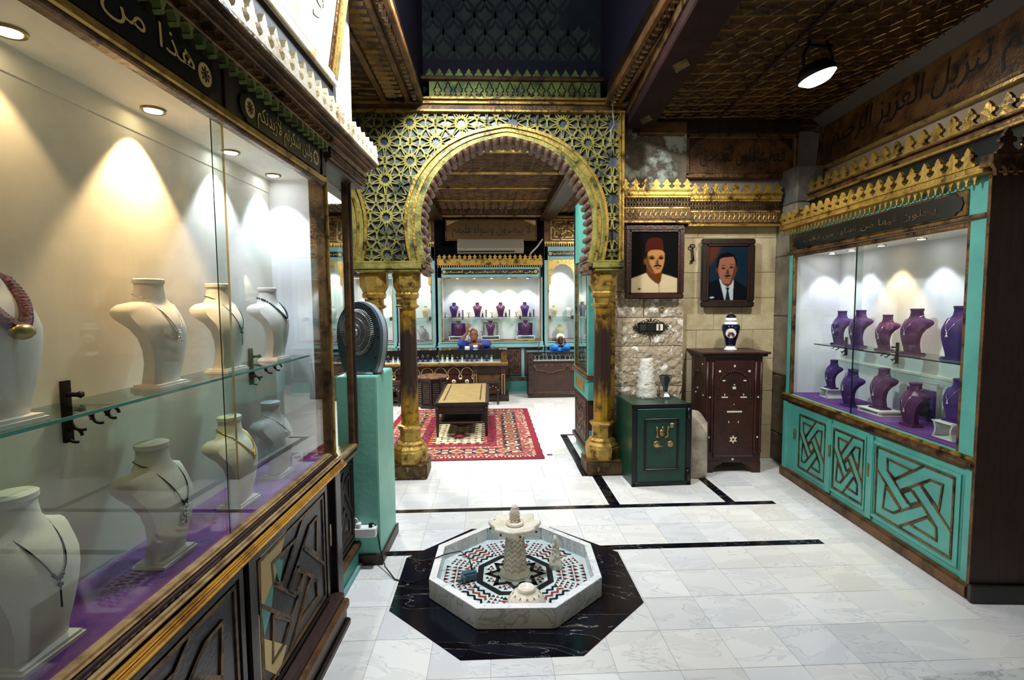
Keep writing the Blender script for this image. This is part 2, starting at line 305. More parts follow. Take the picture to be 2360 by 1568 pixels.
def knot_panel(parent, M, w_, h, m, ml, name='door', th=.02, lw=.012, pin=True):
    d = B().box(-w_ / 2, w_ / 2, -h / 2, h / 2, -th, 0).xf(M).o(name, m, parent, bev=.003)
    for p, q in KN:
        B().bar((p[0] * w_ / 2, p[1] * h / 2, 0), (q[0] * w_ / 2, q[1] * h / 2, 0), lw, .012, (0, 0, 1), lw / 3).xf(M).o('moulding', ml, d)
    for x0, x1, y0, y1 in ((-.97, -.9, -.97, .97), (.9, .97, -.97, .97), (-.9, .9, .9, .97), (-.9, .9, -.97, -.9)):
        B().box(x0 * w_ / 2, x1 * w_ / 2, y0 * h / 2, y1 * h / 2, -.002, .008).xf(M).o('stile', m, d)
    return d
def cartouche(parent, M, w_, h, text, m='black_sign', ml='letter_gold', disc=True, name='name_board', tfrac=.72):
    r = h / 2; pts = []
    for sgn in (1, -1):
        e = sgn * w_ / 2
        arc = [(e - sgn * r * .9, sgn * r), (e - sgn * r * .7, sgn * r * .75), (e - sgn * r * .25, sgn * r * .6), (e, 0), (e - sgn * r * .25, -sgn * r * .6), (e - sgn * r * .7, -sgn * r * .75), (e - sgn * r * .9, -sgn * r)]
        pts += arc
    c = B().prism(pts, 'z', 0, .006).xf(M).o(name, m, parent)
    if disc:
        for sgn in (1, -1):
            q = sgn * (w_ / 2 - r * 1.25)
            d = B().prism([(q + r * .62 * math.cos(2 * PI * k / 20), r * .62 * math.sin(2 * PI * k / 20)) for k in range(20)], 'z', .006, .008).xf(M).o('medallion', 'letter_gold', c)
            f = B()
            for k in range(8):
                a = PI * k / 4; f.bar((q, 0, .009), (q + r * .42 * math.cos(a), r * .42 * math.sin(a), .009), r * .05, .001, (0, 0, 1))
                f.bar((q + r * .42 * math.cos(a), r * .42 * math.sin(a), .009), (q + r * .25 * math.cos(a + .4), r * .25 * math.sin(a + .4), .009), r * .05, .001, (0, 0, 1))
            f.xf(M).o('rosette_line', 'letter_dark', d)
    lettering(text, (w_ - 4.4 * r) if disc else w_ * .8, h * tfrac, ml, c, M, depth=.0085)
    return c
# ------------------------------------------------------------------ jewellery busts (face -y, foot at z = 0, about .34 tall)
BLV = [(0., .060, -.022, .042, .006), (.03, .062, -.028, .039, .008), (.07, .068, -.042, .036, .014), (.11, .077, -.054, .036, .022), (.15, .088, -.061, .038, .032), (.18, .098, -.061, .046, .042), (.2, .105, -.056, .056, .052), (.216, .108, -.049, .064, .056), (.23, .108, -.041, .064, .054), (.243, .102, -.031, .06, .046), (.254, .086, -.021, .058, .03)]
def bust_mesh(m):
    rings = []; n = 12
    for z, w_, yf, th, bow in BLV:
        fr = [(w_ * (-1 + 2 * i / (n - 1)), yf + bow * (-1 + 2 * i / (n - 1)) ** 2, z + .014) for i in range(n)]
        rings.append(fr + [(x * .97, y + th, z_) for x, y, z_ in fr[::-1]])
    for z, w_, d in ((.264, .06, .046), (.278, .049, .041), (.305, .043, .038), (.32, .043, .038), (.322, .047, .042), (.333, .047, .042), (.336, .042, .037)):
        ring = []
        for i in range(n): a = PI + PI * (i + .5) / n; ring.append((w_ * math.cos(a), .028 + d * math.sin(a), z + .014))
        for i in range(n): a = PI * (i + .5) / n; ring.append((w_ * math.cos(a), .028 + d * math.sin(a), z + .014))
        rings.append(ring)
    me = B().loft(rings).mesh('bust', m, True); me.set_sharp_from_angle(angle=math.radians(50)); return me
def base_mesh(m): return B().box(-.074, .074, -.045, .05, 0, .009).box(-.068, .068, -.04, .045, .009, .016).mesh('foot_plate', m)
BM = {}
def bust_front(x, z):     # y of the bib surface at x, z (z over the foot)
    zz = z - .014; P_ = [(q[0], q[2], q[4], q[1]) for q in BLV] + [(.264, -.018, .02, .06), (.278, -.013, .02, .049), (.33, -.01, .02, .043)]
    for p, q in zip(P_, P_[1:]):
        if p[0] <= zz <= q[0]:
            f = (zz - p[0]) / (q[0] - p[0]); yf, bo, w_ = (p[k] + (q[k] - p[k]) * f for k in (1, 2, 3)); return yf + bo * min(1, (x / w_) ** 2) - .002
    return -.02
def necklace(parent, kind):
    if kind is None: return
    cm, pm, drop, wid, r = {'pendant': ('silver', 'jewel', .105, .046, .0016), 'low': ('silver', 'jewel', .14, .046, .0016), 'fine': ('chain_dark', 'chain_dark', .12, .046, .0016), 'fine_gold': ('chain_gold', 'chain_gold', .085, .052, .0028), 'beads': ('chain_dark', 'jewel', .085, .052, .0052), 'pearls': ('jewel', 'jewel', .07, .05, .0034), 'collar': ('bead_plum', 'brass', .095, .056, .013), 'diamond': ('jewel', 'jewel', .07, .05, .0045), 'choker': ('jewel', 'jewel', .06, .06, .004)}[kind]
    pts = []
    for i in range(23):
        t = -1 + 2 * i / 22; x = wid * t; z = .288 - drop * (1 - abs(t) ** 1.7)
        pts.append((x, bust_front(x, z) - r * .4 + (abs(t) ** 8) * .012, z))
    wn = max(wid, .05); ye = pts[-1][1]
    pts += [(wn + .001, .5 * (ye + .028), .291), (wn, .03, .295), (.037, .058, .3), (.0, .0725, .302), (-.037, .058, .3), (-wn, .03, .295), (-wn - .001, .5 * (ye + .028), .291)]
    b = B()
    if r >= .003:
        for i in range(len(pts)):
            a, c = Vector(pts[i]), Vector(pts[(i + 1) % len(pts)])
            for q in (0, .5): b.ball(a.lerp(c, q), r, 6)
    else: b.tube(pts, r, 5, True)
    b.o('necklace', cm, parent, True)
    zb = .286 - drop; yb = bust_front(0, zb - .012) - .003; p = B()
    if kind in ('pendant', 'low'): p.ball((0, yb, zb - .008), .007, 8, (1, .5, 1.1)).ball((0, yb, zb - .022), .0085, 8, (1, .5, 1)).ball((.007, yb, zb - .03), .005, 6).ball((-.007, yb, zb - .03), .005, 6)
    elif kind == 'fine':
        p.ball((0, yb, zb - .01), .006, 6).tube([(0, yb, zb), (.002, yb + .002, zb - .06)], .0018, 5)
        for i in range(6): q = pts[8 + i]; p.ball(q, .004, 6)
    elif kind == 'collar': p.ball((0, yb - .008, zb - .004), .02, 10, (1.3, .7, .8))
    else: p.ball((0, yb, zb - .008), .007, 8).ball((0, yb, zb - .02), .005, 8, (1, .6, 1.6))
    p.o('pendant', pm, parent, True)
def bust(label, loc, rz, m='suede', neck='pendant', sc=1., group=None, foot=None, name='necklace_bust'):
    t = thing(name, label, 'bust', loc, rz, group, sc)
    if m not in BM: BM[m] = bust_mesh(m)
    fm = foot or m
    if fm + '_f' not in BM: BM[fm + '_f'] = base_mesh(fm)
    link('bust', BM[m], t); link('foot_plate', BM[fm + '_f'], t); necklace(t, neck)
    return t
def bracket(label, M, group, s=1.):
    t = thing('shelf_bracket', label, 'bracket', group=group); t.matrix_world = M     # local x out of the wall, z up
    B().box(0, .008 * s, -.009 * s, .009 * s, -.075 * s, .05 * s).o('back_plate', 'iron', t)
    b = B()
    for c, r in (((.032, -.03), .021), ((.07, -.022), .015), ((.098, -.016), .011), ((.018, -.062), .014)):
        b.tube([((c[0] + r * math.cos(a * PI / 8)) * s, 0, (c[1] + r * math.sin(a * PI / 8)) * s) for a in range(14)], .0032 * s, 5)
    b.tube([(.004, 0, 0), (.12 * s, 0, 0)], .003, 5); b.o('scroll', 'iron', t, True)
    B().tube([(.008 * s, 0, .022 * s), (.034 * s, 0, .022 * s)], .005 * s, 6).ball((.034 * s, 0, .022 * s), .008 * s, 6).o('screw_knob', 'iron', t, True)
    return t
def spot_fitting(loc, label, group, r=.035, warm=False):
    t = thing('spot_lamp', label, 'lamp', loc, 0, group)
    B().lathe([(r * .72, -.004), (r * .95, -.008), (r, -.004), (r, .0), (r * .72, .0)], 18).o('bezel', 'brass', t, True)
    B().lathe([(r * .7, -.0075), (r * .7, .004)], 18).o('bulb', 'bulb_warm' if warm else 'bulb', t)
    return t
# ================================================================== FLOOR
floor = struct('floor', B().box(-3.7, 3.6, -1.6, 10.8, -.12, -.003), 'grout')
TS = .283
tile_me = B().box(-TS / 2 + .0012, TS / 2 - .0012, -TS / 2 + .0012, TS / 2 - .0012, -.003, 0).mesh('floor_tile', 'marble_tile')
def tile(x, y, sx=1., sy=1.):
    o = link('floor_tile', tile_me, floor, loc=(x, y, 0)); o.scale = (sx, sy, 1)
OC = Vector((.132, 2.965)); ORAD = .695
nt_ = 0
for j in range(8):                                   # rows in front of the near stripe
    y = 3.2875 - TS * (j + .5)
    for i in range(12):
        x = 1.40 + TS * (i - 7.5)
        if abs(x - OC.x) < .45 and abs(y - OC.y) < .45: continue
        if x < -.95 or x > 2.75: continue
        tile(x, y); nt_ += 1
for y0, y1, n in ((3.3525, 3.9825, 2), (4.0475, 4.75, 2)):
    for j in range(n):
        sy = (y1 - y0) / n / TS
        for i in range(13):
            x = 1.40 + TS * (i - 8.5) + .09
            if x > 2.95: continue
            tile(x, y0 + (j + .5) * (y1 - y0) / n, 1, sy)
for j in range(11):
    for i in range(8):
        tile(-1.3 + .36 * (i + .5) - (.18 if j % 2 else 0), 4.75 + .36 * (j + .5), .36 / TS, .36 / TS)
far_tiles = B()
for j in range(17):
    for i in range(20):
        x0, y0 = -3.6 + .36 * i, 4.75 + .36 * j
        if -1.45 < x0 < 1.5 and y0 < 8.65: continue
        far_tiles.box(x0 + .001, x0 + .359, y0 + .001, y0 + .359, -.003, -.0004)
for j in range(15):
    for i in range(8):
        x0, y0 = -3.4 + TS * i, .6 + TS * j
        far_tiles.box(x0 + .001, x0 + TS - .001, y0 + .001, y0 + TS - .001, -.003, -.0008)
far_tiles.box(-1.2, 3.5, -1.6, 1.02, -.003, -.0008); far_tiles.box(2.2, 3.5, 1.02, 4.75, -.003, -.001)
far_tiles.o('marble_paving', 'marble_tile', floor, kind='stuff')
for i, (x0, x1, y0, y1) in enumerate([(-.95, -.1, 3.2875, 3.3525), (-.1, .75, 3.2875, 3.3525), (.75, 1.5, 3.2875, 3.3525), (1.5, 2.26, 3.2875, 3.3525), (-.95, .2, 3.9825, 4.0475), (.2, 1.0, 3.9825, 4.0475), (1.0, 1.7, 3.9825, 4.0475), (1.7, 2.32, 3.9825, 4.0475),
                                       (.955, 1.045, 4.0475, 4.75), (1.925, 2.005, 4.0475, 4.75), (.86, .945, 4.75, 5.6), (.86, .945, 5.6, 6.32), (.945, 1.12, 6.26, 6.32)]):
    B().box(x0 + .001, x1 - .001, y0, y1, -.003, .0006).o('black_stripe', 'marble_black', floor)
# big slab of grey veined marble by the dark cabinet
B().prism([(1.86, 2.06), (2.55, 2.1), (2.9, 1.2), (1.9, 1.1)], 'z', -.002, .0008).o('grey_slab', 'marble_grey', floor)
def octo(r, c=(0, 0)): return [(c[0] + r / math.cos(PI / 8) * math.cos(PI / 8 + k * PI / 4), c[1] + r / math.cos(PI / 8) * math.sin(PI / 8 + k * PI / 4)) for k in range(8)]
o_out, o_in = octo(ORAD, OC), octo(.44, OC)
for k in range(8):
    j = (k + 1) % 8
    B().prism([o_in[k], o_out[k], o_out[j], o_in[j]], 'z', -.003, .0016).o('octagon_slab', 'marble_black', floor)
# ================================================================== FOUNTAIN
ft = thing('fountain', 'octagonal marble floor fountain with mosaic basin and pale chevron pillar', 'fountain', (OC.x, OC.y, 0), math.radians(-2.2))
RI, RH = .485, .112
a, b_, c_ = octo(RI), octo(RI - .042), octo(RI - .045)
for k in range(8):
    j = (k + 1) % 8
    B().prism([a[k], a[j], b_[j], b_[k]], 'z', .001, RH).o('rim_slab', 'marble_grey', ft, bev=.005)
    B().prism([(a[k][0] * 1.0, a[k][1] * 1.0), a[j], b_[j], b_[k]], 'z', RH - .001, RH + .004).o('rim_cap', 'marble_white', ft, bev=.002)
B().prism(octo(RI - .041), 'z', .001, .03).o('basin_floor', 'marble_white', ft)
mr, mk, mw = B(), B(), B()
def pol(b, pts, z): b.prism(pts, 'z', .03, z)
ci = octo(.225); co_ = octo(.19)
for k in range(8):                                                # black ring and star
    j = (k + 1) % 8; pol(mk, [ci[k], ci[j], co_[j], co_[k]], .0325)
    am = (k + 1) * PI / 4; mid = Vector((math.cos(am), math.sin(am))); sd = Vector((-mid.y, mid.x))
    tip = mid * .185
    for sg in (1, -1):
        base = mid * .085 + sd * .05 * sg
        pol(mk, [tip, tip - sd * .014 * sg - mid * .03, base - sd * .006 * sg, base + sd * .012 * sg], .0325)
    for q in range(4):                                            # little red triangles between the star tips
        aa = am + PI / 8 + (q - 1.5) * .1; c0 = Vector((math.cos(aa), math.sin(aa))) * (.15 if q % 2 else .17); r = .011
        pol(mr if q % 2 else mk, [c0 + Vector((r, -r)), c0 + Vector((0, r)), c0 + Vector((-r, -r))], .0323)
for k in range(8):                                                # eight mosaic panels round the basin
    am = k * PI / 4 + PI / 4; mid = Vector((math.cos(am), math.sin(am))); sd = Vector((-mid.y, mid.x))
    def W(u, v): p = mid * u + sd * v; return (p.x, p.y)
    if k % 2 == 0:                                                # chevron bands
        for row in range(5):
            u = .245 + row * .036
            n = 6; hw = .07 + row * .006
            for i in range(n):
                v0 = -hw + 2 * hw * i / n; v1 = -hw + 2 * hw * (i + 1) / n; z0, z1 = (.0, .02) if i % 2 else (.02, .0)
                pol(mr if row % 2 else mk, [W(u + z0, v0), W(u + z1, v1), W(u + z1 + .0165, v1), W(u + z0 + .0165, v0)], .0325)
    else:                                                         # triangles in rows
        for row in range(5):
            u = .245 + row * .037; n = 4 + row // 2; hw = .075 + row * .008
            for i in range(n):
                v0 = -hw + 2 * hw * (i + .1) / n; v1 = -hw + 2 * hw * (i + .9) / n; vm = (v0 + v1) / 2
                pol(mr if (row + i) % 2 else mk, [W(u, v0), W(u, v1), W(u + .028, vm)] if row % 2 else [W(u + .028, v0), W(u + .028, v1), W(u, vm)], .0325)
    for sg in (1, -1):                                            # corner fields
        ac = am + sg * PI / 8; mc = Vector((math.cos(ac), math.sin(ac))); sc_ = Vector((-mc.y, mc.x))
        if sg > 0:
            for row in range(6):
                for i in range(3):
                    p = mc * (.26 + row * .03) + sc_ * ((i - 1) * .026); r = .010
                    (mr if (row + i) % 2 else mk).prism([(p.x - r, p.y - r), (p.x + r, p.y - r), (p.x, p.y + r)], 'z', .03, .0325)
mr.o('red_tesserae', 'red_stone', ft, kind='stuff'); mk.o('black_tesserae', 'dark_stone', ft, kind='stuff')
B().flat(octo(RI - .043), .062).o('water', 'water', ft)
p = B().lathe([(.088, .03), (.092, .045), (.078, .06), (.070, .075), (.064, .15), (.056, .23), (.05, .29), (.052, .3)], 12, ph=PI / 12).o('pillar', 'porcelain', ft)
lines = B()
for row in range(8):
    z0 = .07 + row * .0285; n = 20
    pts = []
    for i in range(n + 1):
        ang = 2 * PI * i / n; z = z0 + (.02 if i % 2 else 0); r = .0712 - (z - .07) * .093 + .001
        pts.append((r * math.cos(ang), r * math.sin(ang), z))
    for u_, v_ in zip(pts, pts[1:]): lines.tube([u_, v_], .0016, 4)
lines.o('chevron_line', 'porcelain_line', p)
rings = []
for z, r0, lob in ((.285, .05, 0), (.292, .09, .03), (.308, .128, .08), (.335, .143, .1), (.35, .141, .1), (.352, .132, .1), (.342, .108, .06), (.336, .075, 0), (.336, .03, 0)):
    rings.append([((r0 * (1 + lob * math.cos(8 * 2 * PI * k / 48))) * math.cos(2 * PI * k / 48), (r0 * (1 + lob * math.cos(8 * 2 * PI * k / 48))) * math.sin(2 * PI * k / 48), z + (.006 * math.cos(8 * 2 * PI * k / 48) if r0 > .13 else 0)) for k in range(48)])
bowl = B().loft(rings).o('upper_bowl', 'porcelain', ft, True)
for k in range(8):
    an = 2 * PI * k / 8 + .2
    B().lathe([(.006, -.004), (.006, .004)], 8, (.1485 * math.cos(an), .1485 * math.sin(an), .326)).o('spout_hole', 'matte_black', bowl)
B().lathe([(.05, .336), (.055, .346), (.052, .355), (.036, .357), (.034, .348)], 16).o('collar', 'porcelain', bowl, True)
fin = B().lathe([(.024, .346), (.029, .37), (.03, .397), (.026, .425), (.017, .448), (.004, .462)], 12).o('finial', 'porcelain', ft, True)
lines = B()
for row in range(5):
    z0 = .366 + row * .017; pts = []
    for i in range(17):
        an = 2 * PI * i / 16; z = z0 + (.01 if i % 2 else 0); r = .0305 if z < .40 else .0305 - (z - .40) * .26
        pts.append((r * math.cos(an), r * math.sin(an), z))
    for u_, v_ in zip(pts, pts[1:]): lines.tube([u_, v_], .0016, 4)
lines.o('chevron_line', 'porcelain_line', fin)
jets = B()
for k in range(7):
    an = .5 + k * .9; pts = [((.15 + .17 * t) * math.cos(an), (.15 + .17 * t) * math.sin(an), .355 + .10 * t - .40 * t * t) for t in [i / 9 for i in range(10)]]
    jets.tube(pts, .0011, 4)
jets.o('water_jet', 'water', ft)
# loose things in the basin
def at_f(px, py): return (px, py, .03)
t = thing('carved_bowl', 'upturned carved cream bowl with petal relief in fountain basin', 'bowl', (OC.x + .045, OC.y - .325, .0325))
rings = []
for z, r0, lob in ((0, .098, 0), (.012, .104, .02), (.035, .1, .05), (.06, .082, .05), (.075, .064, 0), (.08, .05, 0), (.084, .049, 0), (.098, .046, 0), (.104, .04, 0), (.104, .03, 0), (.094, .026, 0)):
    rings.append([(r0 * (1 + lob * abs(math.sin(6 * PI * 2 * k / 48)) - lob) * math.cos(2 * PI * k / 48), r0 * (1 + lob * abs(math.sin(6 * PI * 2 * k / 48)) - lob) * math.sin(2 * PI * k / 48), z) for k in range(48)])
B().loft(rings).o('bowl', 'porcelain', t, True)
for k in range(12):
    an = 2 * PI * k / 12; q = [(.018, .06), (0, .03), (-.018, .06), (0, .088)]
    lb = B()
    for (x1, z1), (x2, z2) in zip(q, q[1:] + q[:1]):
        f = lambda x, z: ((.104 - max(0, z - .03) * .62) * math.cos(an + x * 10), (.104 - max(0, z - .03) * .62) * math.sin(an + x * 10), z - .012)
        lb.tube([f(x1, z1), f((x1 + x2) / 2, (z1 + z2) / 2), f(x2, z2)], .0016, 4)
    lb.o('petal', 'porcelain_line', t)
t = thing('shell_ornament', 'small spiky shell-encrusted spire standing in fountain basin', 'ornament', (OC.x + .25, OC.y + .06, .0325))
rings = [[((r + RND.uniform(-.006, .006)) * math.cos(2 * PI * k / 10), (r + RND.uniform(-.006, .006)) * math.sin(2 * PI * k / 10), z) for k in range(10)] for z, r in ((0, .046), (.03, .04), (.06, .032), (.1, .026), (.13, .02), (.15, .013), (.175, .018), (.2, .006))]
B().loft(rings).o('spire', 'porcelain', t, True)
for k in range(34):
    z = RND.uniform(.015, .16); an = RND.uniform(0, 6.28); r = .036 - z * .14
    B().lathe([(.008, -.002), (.005, .006), (.0005, .013)], 6, (r * math.cos(an), r * math.sin(an), z)).o('shell_spike', 'porcelain', t)
t = thing('water_pump', 'small blue-grey submersible pump lying in fountain basin', 'pump', (OC.x - .27, OC.y - .055, .034), .35)
B().box(-.05, .045, -.028, .03, 0, .05).o('housing', 'plastic_blue', t, bev=.01, seg=2)
B().tube([(-.05, -.012, .02), (-.075, -.03, .02)], .012, 10).o('nozzle', 'plastic_blue', t, True)
B().tube([(-.04, -.024, .022), (-.045, -.034, .022)], .02, 12).o('intake_cap', 'fan_grey', t, True)
cab = B().tube([(OC.x - .255, OC.y - .04, .084), (OC.x - .275, OC.y + .02, .125), (OC.x - .33, OC.y + .06, .15), (OC.x - .42, OC.y + .07, .13), (OC.x - .49, OC.y + .04, .118), (OC.x - .53, OC.y - .01, .02), (OC.x - .62, OC.y - .02, .006), (OC.x - .72, OC.y + .02, .006), (OC.x - .80, OC.y + .13, .03), (OC.x - .845, OC.y + .2, .12), (-.73, 3.165, .262), (-.752, 3.14, .292), (-.76, 3.138, .285)], .0042, 6).o('power_cable', 'cable_black', None, True)
tag(cab, 'thin black power cable running from pump over fountain rim to socket', 'cable')
# ================================================================== ARCH SCREEN
AY, AD = 4.80, .26                       # front face and depth
AX, AZ, AR_, RZU, RZL = .165, 2.38, .79, .775, 1.0     # horseshoe centre, half width, upper and lower height
ZB, ZT, XL, XR = 2.035, 3.385, -3.0, 1.205
A0 = -math.asin((AZ - ZB) / RZL)
def arch_pt(t, off, cx): # t 0..1 from right spring over the top to left spring
    a = A0 + (PI - 2 * A0) * t
    o = off(t) if callable(off) else off
    return (cx + (AR_ + o) * math.cos(a), AZ + ((RZU if a > 0 and a < PI else RZL) + o + .016 * math.exp(-((a - PI / 2) / .12) ** 2)) * math.sin(a))
def bandw(t): return .135 - .05 * math.exp(-((t - .5) / .22) ** 2)
def curve(off, cx, n=72): return [arch_pt(i / n, off, cx) for i in range(n + 1)]
screen = struct('wall_arch', B().box(XL - .4, 1.245, AY + .05, AY + AD, ZT, 3.47), 'gold_wood')
def sweep_band(b, cx, o1, o2, y0, y1):
    p, q = curve(o1, cx), curve(o2, cx); n = len(p)
    vs = [(x, y0, z) for x, z in p] + [(x, y0, z) for x, z in q] + [(x, y1, z) for x, z in p] + [(x, y1, z) for x, z in q]; fs = []
    for i in range(n - 1):
        fs += [(i, i + 1, n + i + 1, n + i), (2 * n + i, 3 * n + i, 3 * n + i + 1, 2 * n + i + 1), (i, 2 * n + i, 2 * n + i + 1, i + 1), (n + i, n + i + 1, 3 * n + i + 1, 3 * n + i)]
    return b.add(vs, fs)
NR = 42
for cx in (AX, 2 * -.94 - AX):
    sweep_band(B(), cx, .0, bandw, AY - .03, AY + .05).o('arch_band', 'gold_green_cast', screen)
    sweep_band(B(), cx, lambda t: bandw(t) - .012, lambda t: bandw(t) + .014, AY - .052, AY + .02).o('outer_moulding', 'gold', screen)
    sweep_band(B(), cx, lambda t: bandw(t) * .42, lambda t: bandw(t) * .42 + .022, AY - .046, AY).o('inner_moulding', 'gold', screen)
    sweep_band(B(), cx, .002, .03, AY + .0, AY + AD).o('arch_soffit', 'reed_brown', screen)
    sweep_band(B(), cx, 0., bandw, AY + AD - .05, AY + AD + .02).o('arch_band', 'gold_green_cast', screen)
    for i in range(NR):
        t = (i + .5) / NR; x, z = arch_pt(t, -.008, cx); r = .027; a = A0 + (PI - 2 * A0) * t
        B().tube([(x, AY - .028, z), (x, AY + AD + .02, z)], r, 10).o('reed', 'reed_brown', screen, True)
# feet of the arch: stepped corbel blocks over the columns
for x0, x1, cap in ((-1.235, -.645, None), (.975, 1.245, None)):
    for z0, z1, e in ((ZB - .085, ZB - .055, .0), (ZB - .06, ZB - .01, .018), (ZB - .012, ZB + .012, .008)):
        B().box(x0 - e, x1 + min(e, .002 if x1 > 1.2 else e), AY - .05 - e, AY + AD + .03 + e, z0, z1).o('spring_block', 'gold_green_cast', screen, bev=.006)
for cx, sg, xx in ((AX, -1, -.62), (AX, 1, .955), (-1.88 - AX, 1, -1.26)):
    for k, (dx, z) in enumerate(((.0, ZB - .02), (.03, ZB - .055), (.0, ZB - .09))):
        x = xx + (dx if sg < 0 else -dx) * 1.0
        B().box(min(x, x - sg * .05), max(x, x - sg * .05), AY - .03, AY + AD, z - .03, z + .01).o('corbel_step', 'reed_brown', screen, bev=.006)
# right gold trim and cornice
for x0, x1, y in ((1.2, 1.212, AY - .05), (1.212, 1.234, AY - .035), (1.234, 1.245, AY - .05)):
    B().box(x0, x1, y, AY + AD, ZB - .01, ZT).o('edge_trim', 'gold', screen)
for z0, z1, y, m in ((3.375, 3.392, AY - .06, 'gold'), (3.392, 3.44, AY - .045, 'gold_wood'), (3.44, 3.456, AY - .075, 'gold'), (3.456, 3.475, AY - .06, 'gold_wood'), (3.475, 3.492, AY - .085, 'gold')):
    B().box(-3.3, 1.25, y, AY + .06, z0, z1).o('cornice_moulding', m, screen)
# mirror backing behind the lattice
def spandrel(cx, xl, xr):
    b = B(); n = 72; p = curve(lambda t: bandw(t) * .6, cx)
    h = n // 2
    R_ = [(xr, ZB)] + [(x, z) for x, z in p[:h + 1]] + [(p[h][0], ZT), (xr, ZT)]
    L_ = [(xl, ZB), (xl, ZT), (p[h][0], ZT)] + [(x, z) for x, z in p[h:]]
    for q in (R_, L_): b.prism(q, 'y', AY + .02, AY + .04)
    return b
spandrel(AX, -.94, 1.2).o('mirror_backing', 'lattice_back', screen); spandrel(-1.88 - AX, XL, -.94).o('mirror_backing', 'lattice_back', screen)
# star lattice: decagon rosettes on a rhombic net
RD = .143; RC = RD / math.cos(PI / 10); DX = 2 * RD * math.cos(PI / 5); DZ = 2 * RD * math.sin(PI / 5)
def outside_arches(x, z, mrg=0.):
    for cx in (AX, -1.88 - AX):
        rz = RZU if z > AZ else RZL
        a = math.atan2((z - AZ) / rz, (x - cx) / AR_); t = ((a - A0) % (2 * PI)) / (PI - 2 * A0)
        if t <= 1 and math.hypot((x - cx) / (AR_ + bandw(t) - mrg), (z - AZ) / (rz + bandw(t) - mrg)) < 1: return False
        if t > 1 and abs(x - cx) < AR_: return False
    return True
lat = B(); stars = B(); seen = set()
def inrect(x, z): return XL - .02 < x < 1.202 and ZB - .005 < z < ZT
def lbar(p, q, w_):
    pin = inrect(*p), inrect(*q)
    if not any(pin): return
    p, q = list(p), list(q)
    for _ in range(2):
        for (s, e) in ((p, q), (q, p)):
            if s[0] > 1.202: f = (1.202 - e[0]) / (s[0] - e[0]); s[0], s[1] = 1.202, e[1] + (s[1] - e[1]) * f
            if s[1] < ZB: f = (ZB - e[1]) / (s[1] - e[1]); s[0], s[1] = e[0] + (s[0] - e[0]) * f, ZB
            if s[1] > ZT: f = (ZT - e[1]) / (s[1] - e[1]); s[0], s[1] = e[0] + (s[0] - e[0]) * f, ZT
    if math.hypot(p[0] - q[0], p[1] - q[1]) < .004: return
    if not (outside_arches(*p) or outside_arches(*q)): return
    k = tuple(sorted(((round(p[0], 3), round(p[1], 3)), (round(q[0], 3), round(q[1], 3)))))
    if k in seen: return
    seen.add(k); lat.bar((p[0], AY - .004, p[1]), (q[0], AY - .004, q[1]), w_, .02, (0, -1, 0), .004)
CX0, CZ0 = -.94, 2.115
for i in range(-10, 12):
    for j in range(-2, 10):
        if (i + j) % 2: continue
        cx, cz = CX0 + i * DX, CZ0 + j * DZ
        if not (XL - .1 < cx < 1.35 and ZB - .16 < cz < ZT + .16): continue
        V = [(cx + RC * math.cos(PI / 10 + k * PI / 5), cz + RC * math.sin(PI / 10 + k * PI / 5)) for k in range(10)]
        for k in range(10):
            an = PI / 10 + k * PI / 5
            lbar(V[k], V[(k + 1) % 10], .0165)
            for da in (.13, -.13):
                lbar((cx + .057 * math.cos(an + da * 1.9), cz + .057 * math.sin(an + da * 1.9)), V[k], .0105)
            x, z = V[k]
            if inrect(x, z) and 1.19 > x and z > ZB + .02 and z < ZT - .02 and outside_arches(x, z, -.01):
                kk = (round(x, 2), round(z, 2))
                if kk not in seen:
                    seen.add(kk); ph = PI / 2
                    lat.prism([(x + .026 * math.cos(2 * PI * q / 5 + .3), z + .026 * math.sin(2 * PI * q / 5 + .3)) for q in range(5)], 'y', AY - .015, AY + .006)
                    stars.prism([(x + (.017 if q % 2 == 0 else .0068) * math.cos(PI * q / 5 + ph), z + (.017 if q % 2 == 0 else .0068) * math.sin(PI * q / 5 + ph)) for q in range(10)], 'y', AY - .0165, AY - .014)
        if inrect(cx, cz) and all(inrect(cx + .064 * sx, cz + .064 * sz) and outside_arches(cx + .05 * sx, cz + .05 * sz, -.01) for sx in (1, -1) for sz in (1, -1)):
            ri = [(cx + (.043 if q % 2 else .031) * math.cos(PI * q / 10), cz + (.043 if q % 2 else .031) * math.sin(PI * q / 10)) for q in range(20)]
            ro = [(cx + (.063 if q % 2 else .054) * math.cos(PI * q / 10), cz + (.063 if q % 2 else .054) * math.sin(PI * q / 10)) for q in range(20)]
            for q in range(20): lat.prism([ri[q], ro[q], ro[(q + 1) % 20], ri[(q + 1) % 20]], 'y', AY - .013, AY + .006)
        bz = cz + DZ                                              # bow-tie between vertical neighbours
        for sx in (1, -1):
            for sz in (1, -1):
                k = {(1, 1): 2, (-1, 1): 3, (1, -1): 8, (-1, -1): 7}[(sx, sz)]
                ex, ez = V[{(1, 1): 1, (-1, 1): 3, (1, -1): 8, (-1, -1): 6}[(sx, sz)]]
                lbar((cx + sx * .006, cz + sz * DZ), (ex, ez), .011)
lat.o('star_lattice', 'gold_green_cast', screen, kind='stuff'); stars.o('star_motif', 'matte_black', screen, kind='stuff')  # flat black stars stand in for the shade inside pierced star holes
